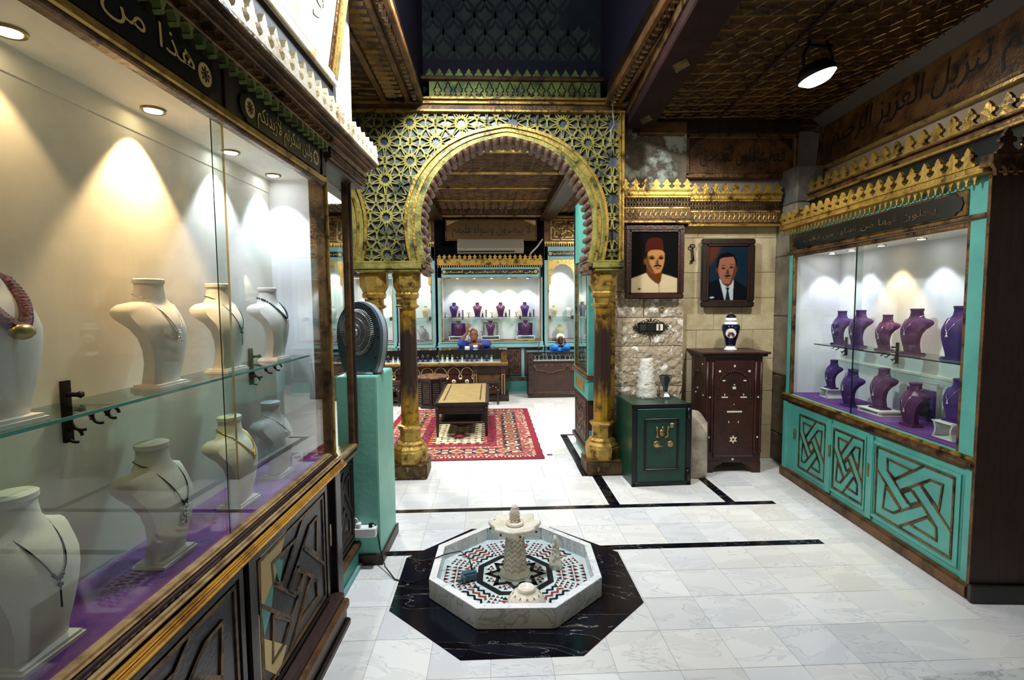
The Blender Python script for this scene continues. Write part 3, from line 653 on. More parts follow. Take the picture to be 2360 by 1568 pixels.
# ------------------------------------------------------------------ columns
def column(label, x, y, group):
    t = thing('gilded_column', label, 'column', (x, y, 0), 0, group)
    ph = PI / 8; k = 1 / math.cos(PI / 8)
    def lt(pr, nm, m): B().lathe([(r * k, z) for r, z in pr], 8, ph=ph).o(nm, m, t)
    lt([(.152, .135), (.155, .245), (.148, .255), (.15, .275), (.128, .30), (.122, .318), (.1, .34)], 'base', 'gold')
    lt([(.092, .33), (.092, .45), (.108, .46), (.118, .478), (.11, .492), (.086, .5)], 'base_ring', 'gold')
    lt([(.080, .495), (.073, 1.62)], 'shaft', 'gold_shaft')
    lt([(.08, 1.61), (.103, 1.625), (.103, 1.64), (.084, 1.648), (.084, 1.70), (.102, 1.715), (.106, 1.745), (.094, 1.77)], 'neck_ring', 'gold')
    lt([(.1, 1.768), (.108, 1.79), (.124, 1.82), (.124, 1.945), (.134, 1.95), (.134, 1.962)], 'capital', 'gold')
    return t
m = mat('gold_shaft', '#b98c2a', .36, .7, '#4a3212', 9, .46, .64, .25, 40)
N = m.node_tree.nodes; L = m.node_tree.links     # gilding worn off where hands reach: dark wood between about .75 and 1.55 m
g = N.new('ShaderNodeNewGeometry'); sp = N.new('ShaderNodeSeparateXYZ'); L.new(g.outputs['Position'], sp.inputs[0])
nz = N.new('ShaderNodeTexNoise'); nz.inputs['Scale'].default_value = 6; nz.inputs['Detail'].default_value = 6
ma = N.new('ShaderNodeMath'); ma.operation = 'MULTIPLY_ADD'; ma.inputs[1].default_value = .5; L.new(nz.outputs[0], ma.inputs[0]); L.new(sp.outputs[2], ma.inputs[2])
cr = N.new('ShaderNodeValToRGB'); cr.color_ramp.elements[0].position = .44; cr.color_ramp.elements[0].color = (0, 0, 0, 1); cr.color_ramp.elements[1].position = .93; cr.color_ramp.elements[1].color = (0, 0, 0, 1)
for p_, v_ in ((.56, 1), (.82, 1)):
    e = cr.color_ramp.elements.new(p_); e.color = (v_, v_, v_, 1)
dv = N.new('ShaderNodeMath'); dv.operation = 'DIVIDE'; dv.inputs[1].default_value = 2; L.new(ma.outputs[0], dv.inputs[0]); L.new(dv.outputs[0], cr.inputs[0])
mx = N.new('ShaderNodeMixRGB'); mx.inputs[2].default_value = rgb('#2a170e'); b = N['Principled BSDF']
L.new(b.inputs['Base Color'].links[0].from_socket, mx.inputs[1]); L.new(cr.outputs[0], mx.inputs[0]); L.new(mx.outputs[0], b.inputs['Base Color'])
iv = N.new('ShaderNodeMath'); iv.operation = 'MULTIPLY_ADD'; iv.inputs[1].default_value = -.7; iv.inputs[2].default_value = .7; L.new(cr.outputs[0], iv.inputs[0]); L.new(iv.outputs[0], b.inputs['Metallic'])
CY = 4.92
mat('plinth_gold', '#5c4420', .6, .3, '#b08a3a', 9, .42, .68, .5, 30, col3='#2c2018')
def plinth(label, x0, x1):
    o = B().box(x0, x1, CY - .175, CY + .175, 0, .137).o('column_plinth', 'plinth_gold', None, bev=.012, seg=2); tag(o, label, 'plinth')
plinth('long worn gilt stone plinth under the paired columns', -1.27, -.61); plinth('square worn gilt stone plinth under the single column', .905, 1.25)
column('octagonal gilded column of the pair, with worn dark shaft, away from the fan', -.785, CY, 'gilded arch columns')
column('octagonal gilded column of the pair, standing half behind the fan', -1.095, CY, 'gilded arch columns')
column('single octagonal gilded column with worn dark shaft beside the green safe', 1.085, CY, 'gilded arch columns')
# ================================================================== ROOM SHELL
CZ = 3.5
struct('wall_left', B().box(-3.75, -3.62, 2.7, 10.9, 0, 3.6), 'plaster')
struct('wall_front', B().box(-1.4, 3.7, -1.75, -1.6, 0, 5.2), 'plaster')
bulk = struct('wall_side', B().box(-1.45, -1.24, -1.6, 2.72, 0, 3.5), 'white_wall')
struct('wall_bulkhead', B().prism([(-1.24, -1.6), (-.962, -1.6), (-.946, 0), (-.824, 3.22), (-1.24, 3.22)], 'z', 2.52, 3.5), 'white_wall')
wa = struct('wall_alcove', B().box(1.25, 3.6, 5.22, 5.4, 0, 3.6), 'plaster')
struct('wall_back', B().box(-3.75, 3.7, 10.45, 10.6, 0, 3.6), 'navy')
struct('wall_far_right', B().box(3.55, 3.68, 5.4, 10.6, 0, 3.6), 'plaster')
RT = Matrix.Translation((2.6, 2.598, 0)) @ Matrix.Rotation(-math.atan2(.0746, .9972), 4, 'Z')     # frame of the right wall: y along it, x away from the room
RZ = -math.atan2(.0746, .9972)
wr = struct('wall_right', B().box(.56, .7, -4.3, 2.75, 0, 3.6), 'plaster'); wr.matrix_world = RT
# ceilings
UPD = (0, 0, -1)
def ridged_panel(name, x0, x1, y0, y1, z, cell, frame=None, m='ceiling_gold', mr_='ridge_gold', skip=0.):
    c = struct(name, B().box(x0, x1, y0, y1, z, z + .1), m)
    if frame is not None: c.matrix_world = frame
    b = B(); ny = int((y1 - y0) / cell); nx = int((x1 - x0) / cell)
    for j in range(ny):
        ya = y0 + (y1 - y0) * j / ny; yb = y0 + (y1 - y0) * (j + 1) / ny; ym = (ya + yb) / 2
        b.ridge((x0, ya, z), (x1, ya, z), .012, .008, UPD)
        for i in range(nx):
            xa = x0 + (x1 - x0) * i / nx; xb = x0 + (x1 - x0) * (i + 1) / nx; xm = (xa + xb) / 2
            b.ridge((xa, ya, z), (xm, yb, z), .008, .005, UPD); b.ridge((xm, yb, z), (xb, ya, z), .008, .005, UPD)
            b.ridge((xm - cell * .3, ym - cell * .14, z), (xm + cell * .3, ym - cell * .02, z), .012, .012, UPD)
            b.ridge((xa + cell * .04, ym + cell * .2, z), (xa + cell * .42, ym + cell * .3, z), .012, .012, UPD)
    b.o('ceiling_ridge', mr_, c, kind='stuff')
    return c
ridged_panel('ceiling_right', -1.3, .56, -4.2, 2.7, 3.44, .16, RT)
ridged_panel('ceiling_left', -3.6, -.93, -1.6, 4.8, 3.49, .24)
struct('ceiling_front', B().box(-.95, 1.9, -1.6, .9, 3.49, 3.6), 'ceiling_gold')
bc = ridged_panel('ceiling_back', -3.6, 3.55, 5.05, 10.45, 3.38, .13, mr_='gold_wood')
# seams along the right ceiling and the dark painted beam
bt = thing('ceiling_beam', 'thick dark painted wooden beam under carved gilt ceiling', 'beam'); bt.matrix_world = RT
B().box(-1.48, -1.23, -4.2, 2.2, 3.28, 3.44).o('beam', 'beam_maroon', bt, bev=.01)
B().box(-1.495, -1.475, -4.2, 2.2, 3.36, 3.44).o('edge_strip', 'gold_dark', bt); B().box(-1.236, -1.215, -4.2, 2.2, 3.38, 3.44).o('edge_strip', 'gold_dark', bt)
for u in (1.95, .9): B().prism([(-1.4, u), (-1.34, u + .12), (-1.28, u), (-1.34, u - .12)], 'z', 3.276, 3.281).o('painted_lozenge', 'gold_dark', bt)
for x in (-.55,): 
    o = B().box(x - .012, x + .012, -4.2, 2.65, 3.42, 3.445).o('ceiling_seam', 'wood_dark', None); o.matrix_world = RT; tag(o, 'narrow dark batten along the gilt ceiling beside round lamp', 'batten')
# left ceiling beam of the well, carved
lb = thing('well_beam', 'carved brown and gilt beam edging ceiling well above white wall', 'beam')
B().box(-.93, -.60, .9, 4.74, 3.47, 3.62).o('beam', 'ceiling_gold', lb)
for x0, x1, z in ((-.945, -.90, 3.44), (-.735, -.69, 3.445), (-.62, -.575, 3.44)): B().box(x0, x1, .9, 4.74, z, 3.5).o('edge_rail', 'gold_wood', lb, bev=.008)
cb = B()
for k in range(44): y = .95 + k * .0855; cb.ridge((-.89, y, 3.47), (-.745, y + .01, 3.47), .035, .016, UPD); cb.ridge((-.885, y + .04, 3.47), (-.80, y + .045, 3.47), .02, .012, UPD)
cb.o('carved_ridge', 'ridge_gold', lb, kind='stuff')
drops(lb, FM((-.655, .9, 3.475), (0, 1, 0), (0, 0, 1)), 3.84, .075, .05, 'gold_dark', 'beam_bead')
rb = thing('well_beam', 'carved brown and gilt beam edging ceiling well beside dark painted beam', 'beam')
B().box(1.075, 1.42, .9, 4.74, 3.47, 3.62).o('beam', 'ceiling_gold', rb)
for x0, x1, z in ((1.055, 1.10, 3.44), (1.17, 1.21, 3.445)): B().box(x0, x1, .9, 4.74, z, 3.5).o('edge_rail', 'gold_wood', rb, bev=.008)
drops(rb, FM((1.135, 4.74, 3.475), (0, -1, 0), (0, 0, 1)), 3.84, .075, .06, 'gold_dark', 'beam_bead')
# the well
well = struct('wall_well', B().box(-.62, 1.1, 5.12, 5.2, 3.5, 5.1), 'well_paint')
struct('wall_well_left', B().box(-.72, -.62, .9, 5.2, 3.62, 5.1), 'navy'); struct('wall_well_right', B().box(1.10, 1.2, .9, 5.2, 3.62, 5.1), 'navy')
struct('wall_well_front', B().box(-.72, 1.2, .8, .9, 3.5, 5.1), 'navy'); struct('ceiling_well', B().box(-.72, 1.2, .8, 5.2, 5.1, 5.2), 'navy')
for row in range(4):                                              # painted ogee pattern, each motif a thin raised stencil layer
    for i in range(9):
        x = -.62 + .2 * (i + .5 * (row % 2)); z = 4.06 + row * .155
        if x > 1.05 or (row > 1 and x > .75): continue
        f = [(0, .12), (.03, .07), (.075, .05), (.05, .01), (.02, -.01), (0, -.05), (-.02, -.01), (-.05, .01), (-.075, .05), (-.03, .07)]
        B().prism([(x + u * 1.0, z + v * .95) for u, v in f], 'y', 5.117, 5.122).o('stencil_leaf', 'well_motif', well)
        for sg in (1, -1):
            B().prism([(x + sg * .03, z - .06), (x + sg * .055, z - .06), (x + sg * .115, z + .02), (x + sg * .1, z + .09), (x + sg * .085, z + .02)], 'y', 5.1175, 5.1215).o('stencil_stem', 'well_motif', well)
B().box(-.62, 1.1, 5.116, 5.125, 3.9, 3.99).o('stencil_band', 'navy', well)
wc = thing('well_cornice', 'green-gilt carved cornice with crested rail at back of ceiling well', 'cornice')
B().box(-.53, 1.03, AY + .0, AY + .1, 3.49, 3.665).o('frieze', 'gold_green', wc)
B().box(-.6, 1.06, AY - .04, AY + .13, 3.662, 3.682).o('rail', 'gold_wood', wc, bev=.004); B().box(-.6, 1.06, AY - .02, AY + .13, 3.682, 3.703).o('rail', 'gold_wood', wc, bev=.004)
n = 16; w_ = 1.5 / n
for i in range(n):
    lp = leaf_poly(w_ * .94, .15)
    B().tube([(x, y, .004) for x, y in lp[2:-2]], .0042, 4).xf(FM((-.5 + w_ * (i + .5), AY - .001, 3.505), (1, 0, 0), (0, 0, 1))).o('incised_leaf', 'wood_dark', wc)
    q = [(-w_ * .26, .05), (0, .012), (w_ * .26, .05), (w_ * .16, .062), (0, .04), (-w_ * .16, .062)]
    B().prism(q, 'z', .011, .017).xf(FM((-.5 + w_ * (i + .5), AY - .001, 3.50), (1, 0, 0), (0, 0, 1))).o('relief_bud', 'gold_dark', wc)
cresting(wc, FM((-.58, AY + .12, 3.70), (1, 0, 0), (0, 0, 1)), 1.62, .09, .12, 'gold_green', .015)
# flood lamp housing up in the well, out of the picture, and hanging wire
fl = thing('flood_lamp', 'white flood lamp mounted high in the ceiling well', 'lamp', (-.28, 3.0, 3.82))
B().box(-.16, .16, -.12, .12, 0, .09).o('housing', 'fan_grey', fl, bev=.01); B().box(-.14, .14, -.1, .1, -.004, .002).o('lens', 'bulb', fl); B().box(-.02, .02, -.02, .02, .09, 1.28).o('hanger', 'iron', fl)
tag(B().tube([(1.11, 4.66, 3.44), (1.115, 4.66, 3.3), (1.13, 4.68, 3.25), (1.10, 4.70, 3.2), (1.105, 4.72, 3.12), (1.07, 4.75, 3.05)], .0035, 5).o('loose_wire', 'wire', None, True), 'loose pale wire dangling from ceiling beam over star lattice', 'wire')
# round lamp on the right
rl = thing('ceiling_lamp', 'bright round flood lamp on dark yoke under gilt ceiling', 'lamp', (2.27, 3.56, 3.2))
tilt = Matrix.Rotation(math.radians(-16), 4, 'Y') @ Matrix.Rotation(math.radians(-5), 4, 'X') @ Matrix.Scale(1.25, 4)
B().lathe([(.045, .07), (.075, .06), (.098, .02), (.102, -.006), (.096, -.008), (.094, 0)], 24).xf(tilt).o('housing', 'iron', rl, True)
B().lathe([(.002, -.04), (.06, -.034), (.092, -.008), (.092, .002)], 24).xf(tilt).o('lens', 'bulb', rl, True)
B().tube([(-.1, 0, 0), (-.1, 0, .14), (-.06, 0, .235)], .011, 6).tube([(.1, 0, 0), (.1, 0, .14), (.06, 0, .235)], .011, 6).tube([(-.1, 0, .2), (.1, 0, .2)], .011, 6).o('yoke', 'iron', rl, True)
for x in (-2.3, 2.4):  # unseen fixtures added to carry the back room fill
    tl = thing('back_fill_lamp', 'long white unseen fill lamp added in the back room, %s' % ('towards the left wall' if x < 0 else 'behind the alcove wall'), 'lamp', (x, 7.2 if x < 0 else 7.4, 3.17))
    B().box(-.14, .14, -.68, .68, .0, .21).o('housing', 'white', tl); B().box(-.12, .12, -.65, .65, -.012, .0).o('tube', 'fill_glow', tl)
tl = thing('back_fill_lamp', 'white unseen fill lamp added behind the arch head', 'lamp', (.2, 5.19, 3.34))  # added fill lamp, kept out of view by the arch head
B().box(-.62, .62, -.06, .06, .0, .04).o('housing', 'white', tl); B().box(-.6, .6, -.05, .05, -.01, .0).o('tube', 'fill_glow', tl)
# ================================================================== LEFT SHOWCASE
LRZ = -math.atan(.037)
LT = Matrix.Translation((-.9425, 0, 0)) @ Matrix.Rotation(LRZ, 4, 'Z')      # local x out into the room, y along
def LW(x, y, z): return tuple(LT @ Vector((x, y, z)))
lc = thing('jewellery_showcase', 'long dark wood jewellery showcase with gilt rail and lit white interior', 'showcase', LW(0, 0, 0), LRZ)
Y0, Y1 = .25, 2.66
B().box(-.29, -.275, Y0, 2.72, .86, 2.32).o('back_panel', 'cream', lc); B().box(-.29, .0, Y0, 2.72, 2.285, 2.30).o('case_ceiling', 'cream', lc)
B().box(-.275, -.02, 2.69, 2.705, .86, 2.29).o('end_panel', 'white_wall', lc); B().box(-.29, .0, Y0 - .02, Y0, .86, 2.32).o('end_panel', 'cream', lc)
B().box(-.275, -.271, Y0, 2.69, 2.22, 2.285).o('cove_strip', 'cream', lc)
B().box(-.29, .02, Y0, 2.69, .80, .865).o('case_floor', 'wood_dark', lc); B().box(-.275, -.012, Y0, 2.69, .865, .875).o('purple_cloth', 'purple_cloth', lc)
B().box(-.29, .012, Y0, 2.64, .06, .80).o('cabinet_body', 'wood_dark', lc)
for y0, y1 in ((2.645, 2.69),): B().box(-.06, .022, y0, y1, .86, 2.30).o('corner_post', 'gold_dark', lc, bev=.006); 
B().box(.0, .03, 2.655, 2.68, .86, 2.30).o('post_bead', 'gold', lc, bev=.006)
B().box(-.2, .045, 2.6, 2.68, .1, .80).o('corner_post', 'black_wood', lc, bev=.004)
for x0, x1, z0, z1, m in ((-.02, .02, .866, .884, 'rail_pale'), (.0, .036, .854, .87, 'wood_brown'), (.0, .054, .838, .858, 'rail_pale'), (-.02, .05, .828, .84, 'wood_dark'), (.02, .066, .82, .832, 'rail_yellow'), (.02, .078, .802, .822, 'rail_yellow'), (.0, .06, .786, .804, 'wood_dark')):
    B().box(x0, x1, Y0, Y1 + .04, z0, z1).o('rail_moulding', m, lc, bev=.008, seg=2)
for i, y in enumerate((.55, 1.35, 2.15)):
    d = knot_panel(lc, faceL((.022, y, .47)), .76, .6, 'black_wood', 'gold_dark', lw=.014)
    if i == 2:
        for q in ([(-.3, .28), (-.07, .28), (-.2, .12), (-.31, .05)], [(-.35, .1), (-.31, .02), (-.31, -.28), (-.35, -.28)], [(-.3, -.05), (-.12, -.2), (-.2, -.27), (-.3, -.17)], [(-.3, -.22), (-.22, -.29), (-.3, -.29)]):
            B().prism(q, 'z', .0, .004).xf(faceL((.022, y, .47))).o('bare_patch', 'cream_inlay', d)
        for q in ([(-.31, .06), (-.2, .13), (-.24, .02), (-.3, -.04)], [(-.2, .2), (-.12, .16), (-.16, .08)]):
            B().prism(q, 'z', .0, .0045).xf(faceL((.022, y, .47))).o('teal_patch', 'teal', d)
    B().box(.022, .034, y - .4, y - .37, .17, .78).o('door_stile', 'wood_dark', lc)
B().box(.03, .036, 2.53, 2.545, .44, .55).o('lock_plate', 'brass', lc)
for x1, z0, z1, m in ((.075, .13, .165, 'wood_brown'), (.1, .09, .135, 'gold_wood'), (.085, .0, .092, 'black_wood'), (.105, .0, .03, 'wood_dark')):
    B().box(-.1, x1, Y0, 2.6, z0, z1).o('plinth_moulding', m, lc, bev=.008)
# glass
B().box(-.006, .0, 1.72, 2.65, .884, 2.27).o('glass_pane', 'glass', lc); B().box(-.018, -.012, Y0, 1.80, .884, 2.27).o('glass_pane', 'glass', lc)
B().box(-.0075, -.0055, 1.717, 1.720, .884, 2.27).o('pane_edge', 'glass_edge_dark', lc); B().box(-.0185, -.0115, 1.7995, 1.8005, .884, 2.27).o('pane_edge', 'suede_beige', lc)
sh = B().box(-.27, -.095, Y0, 2.68, 1.385, 1.393).o('glass_shelf', 'shelf_glass', lc); B().box(-.0965, -.0935, Y0, 2.68, 1.3845, 1.3935).o('shelf_edge', 'glass_edge', sh)
# fascia with name boards
B().box(-.008, .014, Y0, 2.68, 2.27, 2.48).o('fascia', 'wood_dark', lc, bev=.003)
for x1, z0, z1, m in ((.03, 2.262, 2.29, 'gold'), (.024, 2.245, 2.264, 'gold_dark'), (.018, 2.29, 2.3, 'gold_bright')): B().box(-.012, x1, Y0, 2.69, z0, z1).o('fascia_moulding', m, lc, bev=.005)
for y in (1.79, 2.66, .2):
    B().box(.01, .022, y - .03, y + .03, 2.29, 2.42).o('fascia_stile', 'wood_dark', lc, bev=.002)
cartouche(lc, faceL((.015, 2.235, 2.354)), .76, .108, 'ولئن شكرتم لأزيدنكم', tfrac=.92); cartouche(lc, faceL((.015, 1.17, 2.352)), 1.1, .11, 'هذا من فضل ربي', tfrac=.9)
drops(lc, faceL((.03, Y0, 2.462)), 2.4, .06, .06, 'gold_green'); drops(lc, faceL((.06, Y0, 2.486)), 2.4, .06, .04, 'gold_dark')
for x1, z0, z1, m in ((.06, 2.44, 2.475, 'gold_dark'), (.09, 2.472, 2.49, 'gold_wood'), (.115, 2.488, 2.503, 'gold_wood'), (.135, 2.5, 2.518, 'gold_dark')): B().box(-.05, x1, Y0, 3.3, z0, z1).o('cornice_moulding', m, lc, bev=.004)
cresting(lc, faceL((.113, Y0, 2.516)), 3.05, .084, .105, 'crest_lit', .022)
# open end bay
B().box(-.05, -.01, 3.125, 3.165, .79, 2.40).o('bay_post', 'gold_wood', lc, bev=.006); B().box(-.02, .005, 3.135, 3.155, .79, 2.40).o('post_bead', 'wood_brown', lc, bev=.004)
B().box(-.03, -.024, 2.69, 3.13, .8, 2.38).o('glass_pane', 'glass', lc)
B().box(-.12, .03, 2.68, 3.3, 2.37, 2.392).o('bay_head', 'wood_brown', lc, bev=.004); B().box(-.1, .05, 2.68, 3.3, 2.39, 2.445).o('bay_frieze', 'gold_dark', lc)
stg = B()
for k in range(60):
    for r in range(3): stg.ball((.052, 2.69 + k * .0101, 2.4 + r * .016), .004, 6)
stg.o('bead_row', 'gold_dark', lc, kind='stuff')
for x1, z0, z1, m in ((-.0, .775, .8, 'rail_pale'), (-.01, .752, .777, 'wood_brown'), (-.005, .735, .754, 'rail_pale')): B().box(-.1, x1, 2.68, 3.17, z0, z1).o('rail_moulding', m, lc, bev=.005)
B().box(-.3, -.04, 2.68, 3.17, .06, .74).o('bay_body', 'wood_dark', lc)
knot_panel(lc, faceL((-.035, 2.92, .46)), .44, .54, 'black_wood', 'wood_brown', 'bay_panel', lw=.014)
B().box(-.1, -.0, 2.6, 3.17, .13, .17).o('plinth_moulding', 'gold_wood', lc, bev=.008); B().box(-.1, -.02, 2.6, 3.16, 0, .13).o('plinth_board', 'teal', lc); B().box(-.1, .0, 2.6, 3.16, 0, .025).o('plinth_board', 'teal_pale', lc)
B().box(-.05, .004, Y0, 2.93, 2.52, 2.875).o('recess_shade', 'matte_black', lc)  # black sheet standing in for the shaded recess behind the crest
# framed calligraphy board above, leaning forward
fr = thing('calligraphy_panel', 'bright gilt framed calligraphy board leaning out above crest of dark showcase', 'panel', LW(.0, 1.72, 2.845), LRZ)
TM = FM((0, 0, 0), (0, 1, 0), (.16, 0, .987))
B().box(-1.15, 1.15, 0, .62, -.02, .0).xf(TM).o('board', 'crest_lit', fr)
for x0, x1, y0, y1, zz, m in ((-1.17, 1.17, -.02, .025, .03, 'crest_lit'), (-1.17, -1.11, 0, .62, .03, 'gold_bright'), (1.11, 1.17, 0, .62, .03, 'gold_bright'), (-1.15, 1.15, .03, .045, .012, 'wood_dark'), (1.09, 1.1, .03, .6, .012, 'gold_dark')):
    B().box(x0, x1, y0, y1, -.02, zz).xf(TM).o('frame', m, fr, bev=.005)
lettering('والقران الحكيم', 1.9, .34, 'ac_grey', fr, TM @ Matrix.Translation((0, .3, .002)))
# spot lamps in the ceiling of the case
for i, (y, wm) in enumerate(((.78, True), (1.26, True), (1.74, True), (2.2, False), (2.58, False))):
    spot_fitting(LW(-.20, y, 2.284), 'recessed spot lamp in the ceiling of the dark showcase', 'spot lamps of the dark showcase', .036, wm)
    lamp('case_spot_light', 'SPOT', LW(-.20, y, 2.27), ({.78: 4, 1.26: 6, 1.74: 36}.get(y, 20)), WARM if wm else (.74, .82, 1), LW(-.215, y + .02, 1.2), .02, 84, .35)
# busts, facing the room
lb_up = [('creamy bust with thick plum bead collar on upper glass shelf', 1.12, 'suede', 'collar', 1.1), ('creamy bust with thin gold chain lit by warm lamp on upper glass shelf', 1.66, 'suede', 'pendant', .98), ('creamy bust with a drop pendant behind the sliding pane edge', 2.04, 'suede', 'fine', .98), ('creamy bust with black bead necklace on upper glass shelf', 2.45, 'suede', 'beads', .97)]
for lab, y, m, nk, s in lb_up:
    bust(lab, LW(-.165, y, 1.3935), LRZ + math.radians(88), m, nk, s, 'busts in the dark showcase')
for lab, y, m, nk, s, x in [('creamy bust with dark beaded chain on purple cloth, foremost of lower row', 1.13, 'suede', 'fine', 1.06, -.12), ('creamy bust with leaf-shaped silver pendant on purple cloth', 1.57, 'suede', 'fine', 1.04, -.12), ('creamy bust with flat gold necklace on purple cloth', 2.0, 'suede', 'fine_gold', 1.0, -.12), ('creamy bust with silver bead string on purple cloth by showcase end', 2.34, 'suede_grey', 'pearls', .97, -.12)]:
    t = bust(lab, LW(x, y, .8755), LRZ + math.radians(88), m, nk, s, 'busts in the dark showcase')
    if 'leaf' in lab:
        q = B()
        for i in range(40):
            an = RND.uniform(0, 6.28); rr = RND.uniform(0, 1) ** .5; x_, z_ = .017 * rr * math.cos(an), .034 * rr * math.sin(an)
            zc = .135 + z_; q.ball((x_ + .004, bust_front(x_, zc) - .004, zc), .0042, 6)
        q.o('leaf_pendant', 'silver', t, True)
for y in (1.42, 2.42):
    bracket('black wrought iron shelf bracket in the dark showcase', LT @ Matrix.Translation((-.272, y, 1.383)), 'brackets of the dark showcase', 1.35)
tk = B().box(-.045, .045, -.001, 0, 0, .05).o('price_card', 'white', None); tk.matrix_world = LT @ Matrix.Translation((-.1, 2.5, .8755)) @ Matrix.Rotation(math.radians(80), 4, 'Z'); tag(tk, 'small blank white card standing on purple cloth at showcase end', 'card')
# ================================================================== PEDESTAL AND FAN
pd = thing('pedestal', 'tall mint green square pedestal with brown skirting beside the dark showcase', 'pedestal', (-.82, 3.42, 0), math.radians(-2))
B().box(-.135, .115, -.23, .22, .0, 1.205).o('post', 'teal_mint', pd, bev=.006, seg=2)
for x0, x1, y0, y1 in ((-.14, .13, -.245, -.23), (.115, .13, -.245, .235)): B().box(x0, x1, y0, y1, 0, .07).o('skirting', 'wood_brown', pd, bev=.003)
so = thing('power_strip', 'white power socket block fixed low on mint green pedestal', 'socket', (-.80, 3.148, .235), 0)
B().box(-.075, .075, -.03, .032, -.03, .03).o('block', 'white_gloss', so, bev=.006); B().box(-.05, -.02, -.026, .01, .03, .06).o('white_plug', 'white', so, bev=.005); B().box(.03, .05, -.02, .0, .03, .055).o('black_plug', 'cable_black', so)
B().tube([(-.035, -.01, .06), (-.045, -.01, .085), (-.09, .0, .1)], .004, 6).o('lead', 'white', so, True)
fan = thing('table_fan', 'grey oval table fan with white wire grille standing on mint pedestal', 'fan', (-.825, 3.34, 1.2055), math.radians(-20))
FR, FZ = .2, .262
def fan_out(s, y0, y1, m, nm, inner):
    n = 56; po = []; pi_ = []
    for k in range(n):
        a = 2 * PI * k / n; r = FR * s; x, z = r * .8 * math.cos(a), FZ + r * math.sin(a)
        if a > PI:
            q = (a - PI) / PI; z = FZ * (1 - min(1, math.sin(a) * -1.15)); x = r * .8 * math.cos(a)
            if z < .002: z = .0; x = r * .8 * .62 * (math.cos(a) / .49 if abs(math.cos(a)) < .49 else math.copysign(1, math.cos(a)))
            else: x = r * .8 * (.62 + .38 * max(0, (abs(math.cos(a)) - .49) / .51)) * math.copysign(1, math.cos(a))
        po.append((x, z)); pi_.append((inner * .8 * math.cos(a), FZ + .01 + inner * math.sin(a)))
    vs = [(x, y0, z) for x, z in po] + [(x, y0, z) for x, z in pi_] + [(x, y1, z) for x, z in po] + [(x, y1, z) for x, z in pi_]; fs = []
    for k in range(n):
        j = (k + 1) % n; fs += [(k, j, n + j, n + k), (2 * n + k, 3 * n + k, 3 * n + j, 2 * n + j), (k, 2 * n + k, 2 * n + j, j), (n + k, n + j, 3 * n + j, 3 * n + k)]
    return B().add(vs, fs).o(nm, m, fan)
fan_out(1., -.05, -.02, 'fan_grey', 'rear_shell', .156); fan_out(1.02, -.02, .025, 'fan_rim', 'rim', .158); fan_out(.97, .025, .05, 'fan_grey', 'front_shell', .156)
B().tube([(0, .01, FZ + .01), (0, .03, FZ + .01)], .16, 32).xf(Matrix.Diagonal((.8, 1, 1, 1))).o('fan_well', 'matte_black', fan)
g = B()
for k in range(72):
    a = 2 * PI * k / 72; g.tube([(.022 * math.cos(a), -.085, FZ + .01 + .022 * math.sin(a)), (.1 * math.cos(a), -.08, FZ + .01 + .1 * math.sin(a)), (.142 * math.cos(a), -.06, FZ + .01 + .142 * math.sin(a)), (.158 * math.cos(a), -.03, FZ + .01 + .158 * math.sin(a))], .0022, 4)
for r, y in ((.02, -.086), (.05, -.085), (.09, -.082), (.13, -.071)): g.tube([(r * math.cos(2 * PI * k / 40), y, FZ + .01 + r * math.sin(2 * PI * k / 40)) for k in range(40)], .002, 4, True)
g.xf(Matrix.Diagonal((.8, 1, 1, 1))).o('wire_grille', 'wire', fan, True, kind='stuff')
B().tube([(0, -.09, FZ + .01), (0, -.08, FZ + .01)], .022, 16).o('hub_cap', 'wire', fan, True)
for x, z in ((-.143, .29), (-.143, .24), (.143, .29), (.143, .24), (-.125, .11), (.125, .11), (.09, .42), (-.09, .42), (-.09, .03), (.09, .03)): B().tube([(x, -.053, z), (x, -.049, z)], .007, 8).o('screw_hole', 'matte_black', fan)
B().box(-.1, .1, -.06, .085, -.0, .016).o('foot', 'fan_rim', fan, bev=.005)
# ================================================================== RIGHT SHOWCASE (local y along the wall, x away from the room)
def RW(x, u, z): return tuple(RT @ Vector((x, u, z)))
rc = thing('jewellery_showcase', 'teal jewellery showcase with gilt crest and purple velvet busts', 'showcase', RW(0, 0, 0), RZ)
U0, U1 = .02, 2.10
B().box(.03, .5, U0, U1, .08, .72).o('cabinet_body', 'teal', rc)
B().box(-.005, .1, U0 - .02, U1 + .02, 0, .085).o('plinth_board', 'gold_wood', rc, bev=.014, seg=2)
for x0, z0, z1, m in ((-.012, .735, .768, 'gold_dark'), (.004, .768, .79, 'gold'), (.014, .715, .737, 'gold_wood'), (.025, .70, .718, 'gold_dark')):
    B().box(x0, .1, U0 - .015, U1 + .03, z0, z1).o('rail_moulding', m, rc, bev=.008, seg=2)
for u, w_ in ((1.62, .5), (1.12, .46), (.475, .80)):
    knot_panel(rc, faceR((.026, u, .40)), w_ - .03, .56, 'teal', 'gold_dark', lw=.013)
for u in (1.36, .86): B().box(.012, .03, u - .03, u + .03, .1, .70).o('door_stile', 'teal', rc, bev=.003)
for u in (1.335, .865, 1.88): B().box(.004, .014, u - .008, u + .008, .40, .5).o('bolt', 'brass', rc, bev=.002)
B().box(.02, .06, U0, U0 + .06, .08, .72).o('door_stile', 'teal', rc, bev=.003); B().box(.012, .06, U1 - .06, U1, .08, .72).o('door_stile', 'teal', rc, bev=.003)
